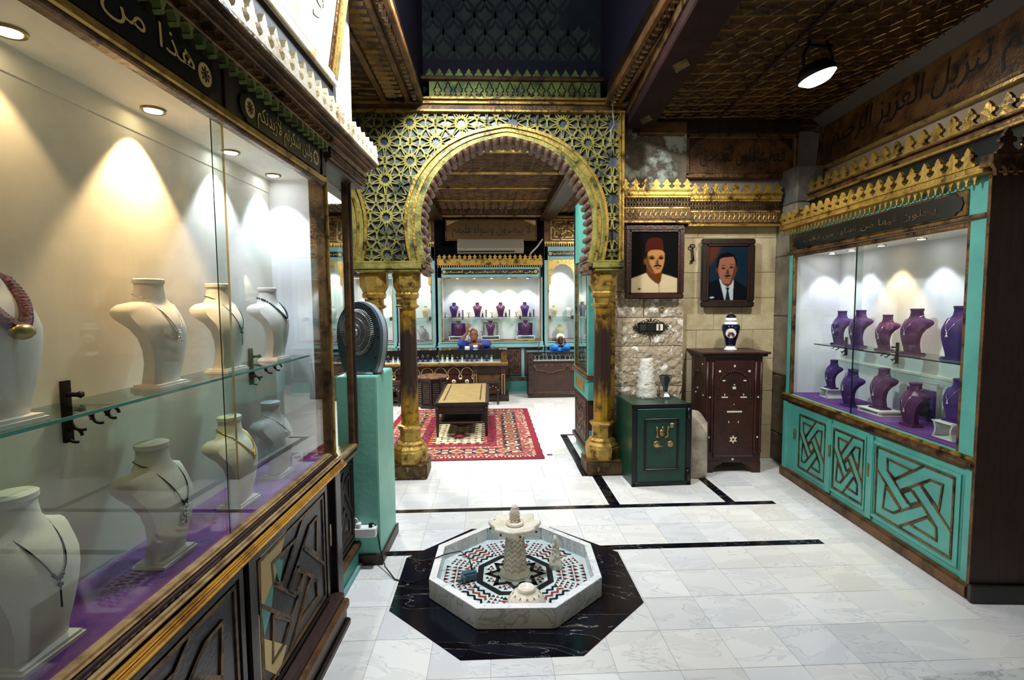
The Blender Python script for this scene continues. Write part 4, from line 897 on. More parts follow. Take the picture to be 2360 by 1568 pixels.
# upper case
B().box(.02, .07, U0, U0 + .115, .79, 2.34).o('side_stile', 'teal', rc, bev=.004); B().box(.03, .07, U1 - .075, U1, .79, 2.34).o('side_stile', 'teal', rc, bev=.004)
for u0, u1 in ((U0 + .115, U0 + .145), (U1 - .09, U1 - .065)): B().box(.028, .06, u0, u1, .79, 2.08).o('glass_bead', 'gold_dark', rc, bev=.005)
B().box(.028, .06, U0 + .12, U1 - .07, 2.05, 2.085).o('glass_bead', 'gold_dark', rc, bev=.005)
B().box(.03, .5, U0, U1, 2.075, 2.10).o('case_ceiling', 'cream', rc); B().box(.46, .48, U0, U1, .79, 2.08).o('back_panel', 'white_wall', rc)
B().box(.05, .47, U1 - .06, U1 - .045, .79, 2.08).o('end_panel', 'white_wall', rc); B().box(.05, .47, U0 + .01, U0 + .02, .79, 2.08).o('end_panel', 'white_wall', rc)
B().box(.03, .5, U0, U1, .72, .792).o('case_floor', 'teal', rc); B().box(.06, .46, U0 + .02, U1 - .06, .792, .80).o('purple_cloth', 'purple_cloth', rc)
B().box(.452, .46, U0 + .02, U1 - .06, 1.10, 1.118).o('panel_joint', 'cream', rc)
B().box(.048, .053, U0 + .14, 1.15, .79, 2.06).o('glass_pane', 'glass', rc); B().box(.058, .063, 1.09, U1 - .085, .79, 2.06).o('glass_pane', 'glass', rc)
B().box(.0465, .0545, 1.148, 1.153, .79, 2.06).o('pane_edge', 'glass_edge_dark', rc)
sh = B().box(.17, .455, U0 + .1, 1.9, 1.262, 1.27).o('glass_shelf', 'shelf_glass', rc); B().box(.1675, .1715, U0 + .1, 1.9, 1.2615, 1.2705).o('shelf_edge', 'glass_edge_dark', sh)
B().box(.015, .5, U0, U1, 2.10, 2.32).o('fascia', 'teal', rc, bev=.004); B().box(-.0, .03, U0, U1, 2.085, 2.11).o('fascia_moulding', 'gold_dark', rc, bev=.006)
B().box(.004, .02, U0 + .12, U1 - .03, 2.112, 2.258).o('sign_frame', 'gold_dark', rc, bev=.006)
cartouche(rc, faceR((.003, 1.07, 2.183)), 1.82, .12, 'يحلون فيها من أساور من ذهب', disc=False, ml='gold_dark', tfrac=.6)
drops(rc, faceR((-.006, U1 + .04, 2.318)), 2.1, .052, .06, 'gold_bright')
B().box(-.055, .3, U0 - .03, U1 + .05, 2.305, 2.32).o('crest_rail', 'gold', rc, bev=.005); B().box(-.045, .3, U0 - .02, U1 + .05, 2.32, 2.352).o('crest_rail', 'gold', rc, bev=.004)
cresting(rc, faceR((-.03, U1 + .05, 2.35)), 2.11, .1, .11, 'gold', .022)
# dark end panel turning the corner, with its own crest
ed = thing('corner_panel', 'dark brown wooden end wall of teal showcase with black skirting', 'panel', RW(0, 0, 0), RZ)
B().box(.005, 1.3, -.005, .012, .1, 2.33).o('panel', 'wood_brown', ed); B().box(-.004, 1.3, -.03, .0, 0, .1).o('skirting', 'black_wood', ed, bev=.006); B().box(.001, .006, -.006, .014, .1, 2.33).o('corner_bead', 'gold_wood', ed)
B().box(-.05, 1.3, -.06, .02, 2.33, 2.39).o('crest_rail', 'gold_dark', ed, bev=.005)
cresting(ed, FM((-.03, -.04, 2.388), (1, 0, 0), (0, 0, 1)), 1.3, .11, .13, 'wood_red', .02); drops(ed, FM((-.05, -.045, 2.34), (1, 0, 0), (0, 0, 1)), 1.3, .05, .06, 'gold_dark')
# spots
for i, (u, wm) in enumerate(((1.9, False), (1.62, False), (1.26, True), (.86, False), (.36, True))):
    spot_fitting(RW(.3, u, 2.074), 'recessed spot lamp in the ceiling of the teal showcase', 'spot lamps of the teal showcase', .032, wm)
    lamp('case_spot_light', 'SPOT', RW(.3, u, 2.06), (17 if wm else 11), WARM if wm else (.84, .86, 1), RW(.38, u, 1.0), .02, 78, .4)
# busts; front faces -x of the frame
BR = RZ + math.radians(-88)
for lab, u, x, m, nk, s in [('purple velvet bust with silver pendant at far end of glass shelf', 1.77, .31, 'purple_velvet', 'low', .84), ('purple velvet bust behind sliding pane edge on glass shelf', 1.52, .31, 'purple_velvet', 'low', .87), ('small plum velvet bust in warm light with fine chain', 1.2, .31, 'plum_velvet', 'low', .78), ('large plum velvet bust with swan brooch in warm light', .9, .3, 'plum_velvet', 'pendant', .92), ('purple velvet bust beside the showcase frame on glass shelf', .53, .3, 'purple_velvet', 'pendant', .98)]:
    bust(lab, RW(x, u, 1.2705), BR, m, nk, s, 'busts in the teal showcase')
def stool(label, loc, rz, w_, d, h):
    t = thing('display_stand', label, 'stand', loc, rz, 'stands in the teal showcase')
    n = 8; pr = [(-w_ / 2 + .012 * math.sin(PI * i / n) * 1.6, h * i / n) for i in range(n + 1)]
    for sg in (1, -1):
        q = [(x * -sg if sg < 0 else x, z) for x, z in pr]; q = [(sg * abs(x), z) for x, z in pr]; q2 = [(x - sg * .012, z) for x, z in q][::-1]
        B().prism(q + q2, 'y', -d / 2, d / 2).o('side', 'suede', t)
    B().box(-w_ / 2 - .004, w_ / 2 + .004, -d / 2, d / 2, h - .008, h).o('top', 'white', t); B().box(-w_ / 2 + .004, w_ / 2 - .004, -d / 2, d / 2, 0, .006).o('foot', 'white', t)
stool('small white curved stand under the smallest purple bust', RW(.27, 1.79, .8005), BR, .13, .13, .08)
stool('low broad white stand under plum bust with box behind', RW(.25, 1.13, .8005), BR, .26, .17, .035)
stool('white curved stand under purple bust beside the showcase frame', RW(.2, .39, .8005), BR, .16, .14, .105)
for lab, u, x, z, m, nk, s in [('smallest purple velvet bust on a white stand', 1.79, .27, .8805, 'purple_velvet', 'low', .72), ('purple velvet bust with square brooch on purple cloth', 1.4, .19, .8005, 'purple_velvet', 'pendant', .86), ('plum velvet bust on low white stand in front of open box', 1.13, .25, .8355, 'plum_velvet', 'low', .88), ('plum velvet bust with square pendant standing on purple cloth', .73, .19, .8005, 'plum_velvet', 'low', .84), ('purple velvet bust on white stand beside showcase frame', .39, .2, .9055, 'purple_velvet', 'pendant', .76)]:
    bust(lab, RW(x, u, z), BR, m, nk, s, 'busts in the teal showcase')
bx = thing('jewellery_box', 'open dark purple jewellery box leaning behind plum bust', 'box', RW(.40, .93, .8005), BR)
B().box(-.12, .12, -.01, .01, 0, .22).o('lid', 'purple_velvet', bx, bev=.003); B().box(-.09, .09, -.013, -.009, .03, .18).o('lining', 'black', bx); B().box(-.02, .12, .012, .03, 0, .27).o('outer_sleeve', 'suede_grey', bx)
for u in (1.9, 1.26): bracket('black wrought iron shelf bracket in the teal showcase', RT @ Matrix.Translation((.459, u, 1.26)) @ Matrix.Rotation(PI, 4, 'Z'), 'brackets of the teal showcase', 1.3)
# ------------------------------------------------------------------ upper right wall
uw = thing('ledge_cresting', 'second row of gilt cresting on ledge over teal showcase', 'cresting', RW(0, 0, 0), RZ)
B().box(.30, .485, -3.6, 2.55, 2.40, 2.61).o('green_board', 'black_sign', uw)
for x0, z0, z1, m in ((.27, 2.605, 2.625, 'gold'), (.285, 2.625, 2.665, 'gold_dark'), (.26, 2.665, 2.682, 'gold_dark')): B().box(x0, .485, -3.6, 2.55, z0, z1).o('ledge_moulding', m, uw, bev=.005)
cresting(uw, faceR((.3, 2.55, 2.68)), 6.1, .125, .125, 'gold', .022); B().box(.49, .56, -3.6, 2.55, 2.6, 3.0).o('cream_plaster', 'cream_wall', wr)
lettering('الله احسن', .75, .1, 'letter_gold', uw, faceR((.299, -.15, 2.475)))
uc = thing('calligraphy_panel', 'long dark gilt calligraphy board sloping under ceiling over teal showcase', 'panel', RW(.47, 0, 2.95), RZ)
TM = FM((0, 0, 0), (0, -1, 0), (.10, 0, .995))
B().box(-2.5, 3.6, 0, .46, -.02, 0).xf(TM).o('board', 'gold_wood', uc)
for x0, x1, y0, y1, m in ((-2.5, 3.6, -.03, .0, 'gold_bright'), (-2.5, 3.6, 0, .03, 'gold_dark'), (-2.5, 3.6, .42, .46, 'wood_dark'), (-2.5, -2.46, 0, .46, 'gold_dark')): B().box(x0, x1, y0, y1, -.02, .02).xf(TM).o('frame', m, uc, bev=.004)
lettering('مستقيم تنزيل العزيز الرحيم', 2.5, .30, 'letter_dark', uc, TM @ Matrix.Translation((-1.05, .22, .001)))
cv = B().prism([(.56, 3.34), (.50, 3.36), (.40, 3.44), (.56, 3.44)], 'y', -3.6, 2.62).o('trim_cove', 'cove', None); cv.matrix_world = RT; cv['kind'] = 'structure'
# ================================================================== ALCOVE
for (x0, x1, z0, z1) in ((1.25, 1.96, 0, .42), (1.25, 1.72, .42, .80), (1.72, 1.96, .42, .80), (1.25, 1.96, .80, 1.21), (1.25, 1.62, 1.21, 1.50), (1.62, 1.96, 1.21, 1.50), (1.25, 1.55, 1.5, 1.76), (1.55, 1.96, 1.5, 1.76), (1.25, 1.96, 1.76, 2.2), (1.25, 1.96, 2.2, 2.42)):
    nx, nz_ = 14, max(4, int((z1 - z0) / .04)); vs = []
    for j in range(nz_ + 1):
        for i in range(nx + 1):
            e = min(i, nx - i, j, nz_ - j); d = 0 if e == 0 else RND.uniform(.004, .02)
            vs.append((x0 + .004 + (x1 - x0 - .008) * i / nx, 5.125 - d, z0 + .003 + (z1 - z0 - .006) * j / nz_))
    nn = (nx + 1) * (nz_ + 1); b = B().add(vs, [(j * (nx + 1) + i, j * (nx + 1) + i + 1, (j + 1) * (nx + 1) + i + 1, (j + 1) * (nx + 1) + i) for j in range(nz_) for i in range(nx)])
    b.box(x0 + .004, x1 - .004, 5.124, 5.22, z0 + .003, z1 - .003); b.o('stone_block', 'rough_stone', wa)
B().box(1.25, 1.955, 5.10, 5.22, 2.7, 3.45).o('plaster_patch', 'old_plaster', wa)
row = 0
for z0, z1 in ((0, .36), (.36, .72), (.72, 1.06), (1.06, 1.36), (1.36, 1.69), (1.69, 1.95), (1.95, 2.3), (2.3, 2.5)):
    xs = [1.965, 2.12, 2.42, 2.72, 2.94] if row % 2 else [1.965, 2.3, 2.6, 2.94]
    for a_, c in zip(xs, xs[1:]): B().box(a_ + .0015, c - .0015, 5.19 - RND.uniform(0, .006), 5.23, z0 + .0015, z1 - .0015).o('stone_block', 'limestone', wa, bev=.003)
    row += 1
B().box(1.965, 2.94, 5.185, 5.23, 2.5, 3.0).o('plaster_patch', 'plaster', wa)
for i, (z0, z1) in enumerate(((0, .3), (.3, .9), (.9, 1.5), (1.5, 2.1), (2.1, 2.6), (2.6, 2.95))):
    B().box(2.94, 3.2, 4.86 if i else 4.8, 5.23, z0 + .001, z1 - .001).o('pier_block', 'grey_block' if i in (0, 5) else 'pier_stone', wa, bev=.012)
# gilt crested shelf
for lab, x0, x1, y, z in (('gilt crested frieze with pierced lattice above the fez portrait', 1.26, 1.965, 5.0, 2.425), ('gilt crested frieze with pierced lattice above the suited portrait', 1.965, 2.9, 5.06, 2.40)):
    t = thing('gilt_frieze', lab, 'frieze', (0, 0, 0)); yb = 5.1 if x0 < 1.5 else 5.18
    for dz0, dz1, e, m in ((0, .02, .012, 'gold'), (.02, .035, .0, 'gold_dark'), (.035, .135, .006, 'gold_wood'), (.135, .155, .0, 'gold'), (.24, .262, .012, 'gold'), (.262, .30, .02, 'gold'), (.30, .312, .03, 'gold')):
        B().box(x0, x1, y - e, yb, z + dz0, z + dz1).o('moulding', m, t, bev=.003)
    B().box(x0, x1, y + .012, yb, z + .155, z + .24).o('lattice_back', 'matte_black', t)
    g = B()
    for i in range(int((x1 - x0) / .03)):
        x = x0 + .015 + i * .03; g.bar((x, y + .004, z + .155), (x, y + .004, z + .24), .004, .006, (0, 1, 0))
        g.bar((x - .015, y + .004, z + .155), (x + .015, y + .004, z + .198), .003, .006, (0, 1, 0)); g.bar((x + .015, y + .004, z + .155), (x - .015, y + .004, z + .198), .003, .006, (0, 1, 0))
        g.bar((x - .015, y + .004, z + .198), (x + .015, y + .004, z + .24), .003, .006, (0, 1, 0)); g.bar((x + .015, y + .004, z + .198), (x - .015, y + .004, z + .24), .003, .006, (0, 1, 0))
    g.o('pierced_lattice', 'gold_dark', t, kind='stuff')
    g = B()
    for i in range(int((x1 - x0) / .05)):
        x = x0 + .025 + i * .05
        for s_ in (1, -1): g.tube([(x + s_ * .004, y - .008, z + .04), (x + s_ * .02, y - .012, z + .07), (x + s_ * .012, y - .012, z + .1), (x + s_ * .002, y - .01, z + .09), (x + s_ * .018, y - .01, z + .128)], .0035, 4)
    g.o('arabesque', 'gold_bright', t, kind='stuff')
    cresting(t, faceB((x0, y - .018, z + .311)), x1 - x0, .1, .105, 'gold', .02)
cp = thing('calligraphy_panel', 'dark gilt calligraphy board high on alcove wall above gilt frieze', 'panel', (2.51, 5.14, 3.1))
M0 = faceB((0, 0, 0)); B().box(-.54, .56, -.19, .2, 0, .02).xf(M0).o('board', 'gold_wood', cp)
for x0, x1, y0, y1 in ((-.56, .58, -.22, -.17), (-.56, .58, .17, .22), (-.56, -.52, -.2, .2), (.54, .58, -.2, .2)): B().box(x0, x1, y0, y1, .0, .04).xf(M0).o('frame', 'gold_dark', cp, bev=.008)
for sg in (1, -1): B().prism([(sg * .52, .17), (sg * .36, .17), (sg * .45, .13), (sg * .52, .05)], 'z', .02, .03).xf(M0).o('corner_spandrel', 'wood_dark', cp)
lettering('فهم غافلون لقد حق', .86, .22, 'letter_dark', cp, M0 @ Matrix.Translation((.02, -.02, .022)))
B().box(-1.1, .55, .21, .31, -.05, .1).xf(M0).o('top_beam', 'wood_dark', cp); B().box(-1.05, -.58, .18, .3, .0, .12).xf(M0).o('carved_bracket', 'gold_wood', cp, bev=.01)
# ------------------------------------------------------------------ paintings
def ell(cx, cy, rx, ry, n=24, a0=0, a1=2 * PI): return [(cx + rx * math.cos(a0 + (a1 - a0) * k / n), cy + ry * math.sin(a0 + (a1 - a0) * k / n)) for k in range(n if a1 - a0 > 6 else n + 1)]
def portrait(label, origin, w_, h, fw, frame_m, bg, layers):
    t = thing('portrait_painting', label, 'painting', origin); M = faceB((0, 0, 0))
    B().box(-w_ / 2, w_ / 2, -h / 2, h / 2, 0, .012).xf(M).o('canvas', bg, t)
    for x0, x1, y0, y1 in ((-w_ / 2 - fw, w_ / 2 + fw, h / 2, h / 2 + fw), (-w_ / 2 - fw, w_ / 2 + fw, -h / 2 - fw, -h / 2), (-w_ / 2 - fw, -w_ / 2, -h / 2, h / 2), (w_ / 2, w_ / 2 + fw, -h / 2, h / 2)):
        B().box(x0, x1, y0, y1, -.005, .035).xf(M).o('frame', frame_m, t, bev=.01, seg=2)
    for x0, x1, y0, y1 in ((-w_ / 2, w_ / 2, h / 2 - .012, h / 2), (-w_ / 2, w_ / 2, -h / 2, -h / 2 + .012), (-w_ / 2, -w_ / 2 + .012, -h / 2, h / 2), (w_ / 2 - .012, w_ / 2, -h / 2, h / 2)):
        B().box(x0, x1, y0, y1, .01, .028).xf(M).o('slip', 'wood_red', t)
    nx, ny = 120, 154; img = np.zeros((ny, nx, 3)); gx_ = (np.arange(nx) + .5) / nx * 2 - 1; gy2 = (np.arange(ny) + .5) / ny * 2 - 1; X_, Y_ = np.meshgrid(gx_, gy2)
    hexof = lambda mm: np.array(MATS[mm].node_tree.nodes['Principled BSDF'].inputs['Base Color'].default_value[:3])
    img[:] = hexof(bg); rs = np.random.RandomState(3)
    def blur(a_, n_):
        for _ in range(n_): p_ = np.pad(a_, ((1, 1), (1, 1), (0, 0)), 'edge'); a_ = (p_[:-2, 1:-1] + p_[2:, 1:-1] + p_[1:-1, :-2] + p_[1:-1, 2:] + p_[1:-1, 1:-1]) / 5
        return a_
    for nm, mm, poly in layers:                                  # flat art: each brushed area is blended into the canvas
        ins = np.zeros((ny, nx), bool); q = len(poly)
        for k_ in range(q):
            (x1, y1), (x2, y2) = poly[k_], poly[(k_ + 1) % q]
            if y1 == y2: continue
            ins ^= ((Y_ < y1) != (Y_ < y2)) & (X_ < (x2 - x1) * (Y_ - y1) / (y2 - y1) + x1)
        soft = blur(ins[:, :, None].astype(float), 40 if 'haze' in nm else 7 if 'cheek' in nm or 'nose' in nm else 2)
        img = img * (1 - soft) + hexof(mm) * soft
    img = img ** 1.18 * .72; img *= 1 + .12 * blur(rs.rand(ny, nx, 1) - .5, 2) * 2
    vs = [(-w_ / 2 + w_ * i / nx, -h / 2 + h * j / ny, .0125) for j in range(ny + 1) for i in range(nx + 1)]
    me = bpy.data.meshes.new('painted_surface'); me.from_pydata([tuple(M @ Vector(p)) for p in vs], [], [(j * (nx + 1) + i, j * (nx + 1) + i + 1, (j + 1) * (nx + 1) + i + 1, (j + 1) * (nx + 1) + i) for j in range(ny) for i in range(nx)])
    ca = me.color_attributes.new('col', 'FLOAT_COLOR', 'CORNER'); rgba = np.ones((ny * nx, 4, 4)); rgba[:, :, :3] = img.reshape(-1, 1, 3); ca.data.foreach_set('color', rgba.ravel()); me.materials.append(MATS['oil_paint']); link('painted_surface', me, t)
P1 = [('painted_shirt', 'paint_shirt', [(-.97, -.97), (.97, -.97), (.97, -.52), (.6, -.42), (.32, -.36), (-.32, -.33), (-.62, -.42), (-.97, -.52)]),
      ('painted_neck', 'paint_skin2', [(-.32, -.33), (-.3, .1), (.34, .1), (.32, -.36), (.28, -.58), (.2, -.70), (.0, -.62), (-.2, -.48)]),
      ('painted_ear', 'paint_skin2', ell(-.39, .03, .055, .1)),
      ('painted_face', 'paint_skin', [(-.33, .28), (-.36, .05), (-.3, -.12), (-.15, -.3), (.05, -.36), (.25, -.32), (.36, -.15), (.41, .05), (.41, .3), (.3, .4), (-.2, .4)]),
      ('painted_cheek', 'paint_skin2', [(-.33, .28), (-.36, .05), (-.3, -.12), (-.15, -.3), (.05, -.36), (-.08, -.2), (-.2, -.02), (-.24, .2)]),
      ('painted_hair', 'paint_ink', [(-.36, .34), (-.38, .1), (-.33, .12), (-.27, .3), (-.2, .4)]),
      ('painted_fez', 'paint_fez', [(-.36, .3), (-.36, .55), (-.28, .72), (-.1, .78), (.15, .78), (.33, .72), (.38, .4), (.3, .38), (.1, .41), (-.12, .39)]),
      ('painted_socket', 'paint_skin2', ell(-.1, .14, .13, .055)), ('painted_socket', 'paint_skin2', ell(.27, .14, .11, .055)), ('painted_eye', 'paint_ink', ell(-.1, .125, .08, .028)), ('painted_eye', 'paint_ink', ell(.27, .125, .075, .028)), ('painted_brow', 'paint_ink', [(-.24, .18), (-.1, .225), (.03, .19), (-.1, .195)]), ('painted_brow', 'paint_ink', [(.16, .19), (.28, .225), (.4, .18), (.28, .195)]),
      ('painted_nose', 'paint_skin2', [(.1, .12), (.14, .12), (.2, -.06), (.12, -.09), (.04, -.06)]),
      ('painted_moustache', 'paint_ink', [(-.05, -.16), (.02, -.09), (.15, -.07), (.28, -.09), (.32, -.15), (.15, -.13)]),
      ('painted_mouth', 'paint_lip', ell(.15, -.19, .1, .02)), ('painted_placket', 'paint_skin2', [(.19, -.72), (.22, -.72), (.22, -.97), (.2, -.97)]), ('signature', 'paint_red', [(-.7, -.84), (-.6, -.80), (-.52, -.84), (-.6, -.88)])]
portrait('oil portrait of moustached man in red fez and cream shirt', (1.625, 5.05, 2.045), .49, .62, .05, 'wood_red', 'paint_dark', P1)
P2 = [('painted_haze', 'paint_shade', [(-.97, .97), (-.3, .97), (-.6, .5), (-.97, .2)]), ('painted_haze', 'paint_tie', [(.2, .9), (.97, .7), (.97, -.2), (.55, .0)]),
      ('painted_jacket', 'paint_navy', [(-.97, -.97), (.97, -.97), (.97, -.55), (.6, -.35), (.3, -.2), (-.42, -.18), (-.7, -.3), (-.97, -.32)]),
      ('painted_shirt', 'paint_white', [(-.4, -.2), (.3, -.25), (.28, -.97), (-.12, -.97)]), ('painted_tie', 'paint_tie', [(-.1, -.5), (.12, -.5), (.06, -.62), (.16, -.97), (-.1, -.97), (-.02, -.62)]),
      ('painted_neck', 'paint_shade', [(-.38, -.15), (.32, -.15), (.2, -.38), (.02, -.5), (-.22, -.38)]),
      ('painted_ear', 'paint_shade', ell(-.5, .12, .06, .1)), ('painted_ear', 'paint_shade', ell(.43, .14, .06, .1)),
      ('painted_hair', 'paint_hair', [(-.52, .2), (-.52, .5), (-.38, .66), (.0, .74), (.3, .66), (.45, .45), (.43, .15), (.38, .2), (-.44, .2)]),
      ('painted_face', 'paint_rose', [(-.45, .18), (-.44, -.02), (-.35, -.2), (-.15, -.38), (.1, -.38), (.28, -.22), (.38, 0), (.4, .2), (.34, .45), (.26, .58), (-.2, .55), (-.38, .5)]),
      ('painted_cheek', 'paint_shade', [(.08, -.38), (.28, -.22), (.38, 0), (.4, .2), (.36, .4), (.28, .1), (.2, -.15)]),
      ('painted_eye', 'paint_ink', ell(-.2, .17, .1, .03)), ('painted_eye', 'paint_ink', ell(.18, .2, .1, .03)), ('painted_brow', 'paint_hair', [(-.35, .24), (-.2, .29), (-.05, .25), (-.2, .26)]), ('painted_brow', 'paint_hair', [(.06, .27), (.2, .32), (.32, .27), (.2, .29)]),
      ('painted_nose', 'paint_shade', [(-.02, .15), (.04, .15), (.1, -.03), (0, -.06), (-.09, -.03)]), ('painted_moustache', 'paint_ink', [(-.2, -.11), (-.05, -.06), (.1, -.06), (.2, -.1), (.0, -.13)]), ('painted_mouth', 'paint_lip', ell(.0, -.17, .12, .025)), ('signature', 'paint_white', [(-.88, -.86), (-.7, -.82), (-.6, -.86), (-.75, -.9)])]
portrait('oil portrait of moustached man in dark suit and tie, carved frame', (2.405, 5.135, 1.94), .43, .57, .06, 'wood_dark', 'paint_blue', P2)
k = thing('iron_key', 'old black iron key hanging on limestone wall between portraits', 'key', (2.06, 5.16, 2.14)); M = faceB((0, 0, 0)) @ Matrix.Rotation(.12, 4, 'Z')
B().tube([(.026 * math.cos(a * PI / 8), .075 + .018 * math.sin(a * PI / 8), .004) for a in range(16)], .006, 6, True).xf(M).o('bow', 'iron', k, True)
B().tube([(0, .057, .004), (0, -.08, .004)], .008, 8).xf(M).o('shank', 'iron', k, True); B().box(-.022, .004, -.078, -.048, -.002, .01).box(-.03, -.018, -.085, -.065, -.002, .01).xf(M).o('bit', 'iron', k)
rg = B().tube([(.021 * math.cos(a * PI / 8), 0, .026 * math.sin(a * PI / 8)) for a in range(16)], .006, 6, True).o('door_ring', 'brass', None, True); rg.location = (1.725, 5.10, 1.585); tag(rg, 'small oval brass ring fixed on rough stone under fez portrait', 'ring')
mp_ = thing('photo_frame', 'black scrolled iron triple photo frame hung on rough stone', 'frame', (1.615, 5.098, 1.40)); M = faceB((0, 0, 0))
B().box(-.13, .13, -.045, .045, 0, .012).xf(M).o('plate', 'iron', mp_, bev=.004)
B().box(-.115, -.05, -.032, .032, .012, .016).xf(M).o('picture', 'mirror', mp_); B().prism(ell(0, 0, .045, .042), 'z', .012, .017).xf(M).o('picture', 'matte_black', mp_); B().box(.055, .12, -.032, .032, .012, .016).xf(M).o('picture', 'scarf_white', mp_); B().box(.075, .092, -.03, .028, .016, .017).xf(M).o('picture_figure', 'paint_fez', mp_)
sc_ = B()
for i in range(34):
    a = 2 * PI * i / 34; cx, cy = (.16 + .012 * math.cos(6 * a)) * math.cos(a), (.062 + .012 * math.cos(4 * a)) * math.sin(a)
    sc_.tube([(cx + .014 * math.cos(q), cy + .014 * math.sin(q), .006) for q in [j * .8 + i for j in range(7)]], .0042, 4)
sc_.xf(M).o('scrollwork', 'iron', mp_, True)
# ------------------------------------------------------------------ safe
sf = thing('iron_safe', 'old dark green iron safe with black edges and brass crest', 'safe', (1.51, 4.70, 0), math.radians(2.5))
B().box(-.27, .27, -.25, .25, .0, .745).o('body', 'safe_green', sf, bev=.008)
for x0, x1, z0, z1 in ((-.274, -.235, 0, .748), (.225, .274, 0, .748), (-.274, .274, .712, .748), (-.274, .274, 0, .035)): B().box(x0, x1, -.258, -.24, z0, z1).o('edge_band', 'safe_black', sf, bev=.003)
dr = B().box(-.225, .215, -.262, -.25, .045, .705).o('door', 'safe_green', sf, bev=.003)
for x0, x1, z0, z1 in ((-.165, -.15, .15, .62), (.135, .15, .15, .62), (-.165, .15, .605, .62), (-.165, .15, .15, .165)): B().box(x0, x1, -.274, -.26, z0, z1).o('door_moulding', 'safe_black', dr, bev=.004)
cr_ = B().prism(ell(-.0, .49, .028, .034), 'y', -.272, -.262)
for sg in (1, -1):
    cr_.tube([(sg * .03, -.266, .45), (sg * .05, -.268, .47), (sg * .042, -.268, .5), (sg * .055, -.268, .525), (sg * .04, -.268, .535)], .009, 6).tube([(sg * .02, -.266, .448), (sg * .06, -.266, .452)], .007, 6).ball((sg * .055, -.268, .54), .010, 6)
cr_.ball((0, -.268, .535), .014, 8).o('brass_crest', 'brass', dr, True)
B().box(.07, .105, -.27, -.26, .53, .575).o('keyhole_cover', 'brass', dr, bev=.004)
B().lathe([(.034, 0), (.034, .006), (.026, .012)], 20).xf(Matrix.Translation((-.05, -.262, .385)) @ Matrix.Rotation(PI / 2, 4, 'X')).o('handle_rose', 'brass', dr, True)
B().tube([(-.08, -.285, .378), (.0, -.287, .372)], .008, 8).tube([(-.05, -.262, .385), (-.05, -.287, .383)], .010, 8).o('handle', 'brass', dr, True)
B().lathe([(.03, 0), (.03, .006), (.022, .012), (.018, .012)], 20).xf(Matrix.Translation((.075, -.262, .385)) @ Matrix.Rotation(PI / 2, 4, 'X')).o('lock_dial', 'brass', dr, True)
for z in (.1, .66): B().tube([(.24, -.268, z - .05), (.24, -.268, z + .05)], .014, 8).o('hinge', 'safe_black', sf, True)
rk = B(); rings = []
for i in range(15):
    z = .285 * i / 14; r0 = .085 - .03 * i / 14 - (.012 if i % 2 else 0)
    rings.append([((r0 + RND.uniform(-.008, .008)) * math.cos(2 * PI * k_ / 14) * 1.0, (r0 + RND.uniform(-.008, .008)) * math.sin(2 * PI * k_ / 14), z + RND.uniform(-.004, .004)) for k_ in range(14)])
o = rk.loft(rings).o('stone_sculpture', 'plaster_white', None, True); o.location = (1.485, 4.80, .7475); o.scale = (1.2, 1.2, 1.3); tag(o, 'white layered stone column sculpture standing on green safe', 'sculpture')
ib = thing('incense_burner', 'small faceted smoked glass goblet with silver foot on green safe', 'goblet', (1.66, 4.77, .7475), 0, None, (1.25, 1.25, 1.05))
B().lathe([(.045, 0), (.043, .012), (.026, .035), (.018, .05)], 6).o('foot', 'silver', ib); B().lathe([(.016, .05), (.02, .07), (.02, .09)], 6).o('stem', 'mirror', ib); B().lathe([(.021, .09), (.034, .13), (.054, .2), (.05, .2), (.03, .13), (.015, .1)], 6).o('cup', 'mirror', ib)
# stone half-column
hs = thing('broken_column', 'short broken pale stone column drum between safe and dark cabinet', 'column', (1.925, 4.72, 0))
rings = []
for z, r, sl in ((0, .118, 0), (.02, .125, 0), (.2, .122, 0), (.345, .12, 0), (.352, .117, 0), (.36, .121, 0), (.52, .118, 0), (.60, .116, .12), (.61, .108, .12), (.612, .06, .12), (.613, .01, .12)):
    rings.append([(r * math.cos(2 * PI * k_ / 22), r * math.sin(2 * PI * k_ / 22), z - sl * max(0, .2 + .8 * math.cos(2 * PI * k_ / 22 + .9)) * (r / .116) + RND.uniform(-.003, .003)) for k_ in range(22)])
B().loft(rings).o('drum', 'pale_stone', hs, True)
# ------------------------------------------------------------------ inlaid cabinet and vase
ic = thing('inlaid_cabinet', 'dark carved wooden cabinet with bone inlay in alcove corner', 'cabinet', (2.33, 4.96, 0), math.radians(-3))
B().box(-.27, .27, -.2, .2, .1, 1.13).o('body', 'wood_red', ic, bev=.004)
B().box(-.325, .325, -.25, .22, 1.155, 1.175).o('top', 'wood_red', ic, bev=.004); B().box(-.305, .305, -.235, .215, 1.13, 1.157).o('top_moulding', 'wood_dark', ic, bev=.008)
for sg in (1, -1): B().prism([(sg * .27, 0), (sg * .27, .11), (sg * .08, .11), (sg * .11, .085), (sg * .17, .06), (sg * .19, 0)], 'y', -.205, -.185).o('bracket_foot', 'wood_red', ic); B().box(sg * .245 - .025, sg * .245 + .025, .15, .2, 0, .1).o('rear_foot', 'wood_red', ic)
d = B().box(-.19, .19, -.212, -.2, .17, 1.09).o('door', 'wood_red', ic, bev=.003)
for sg in (1, -1):
    for xx in (.205, .255): B().lathe([(.013, .2), (.016, .22), (.01, .235), (.013, .25), (.013, .68), (.01, .7), (.017, .72), (.01, .74), (.013, .76), (.013, 1.08)], 10, (sg * xx, -.207, 0)).o('turned_post', 'wood_red', ic, True)
an_ = B()
for k_ in range(24):
    a = PI * k_ / 23; B; an_.ball((.155 * math.cos(a), -.214, .83 + .16 * math.sin(a)), .012, 6)
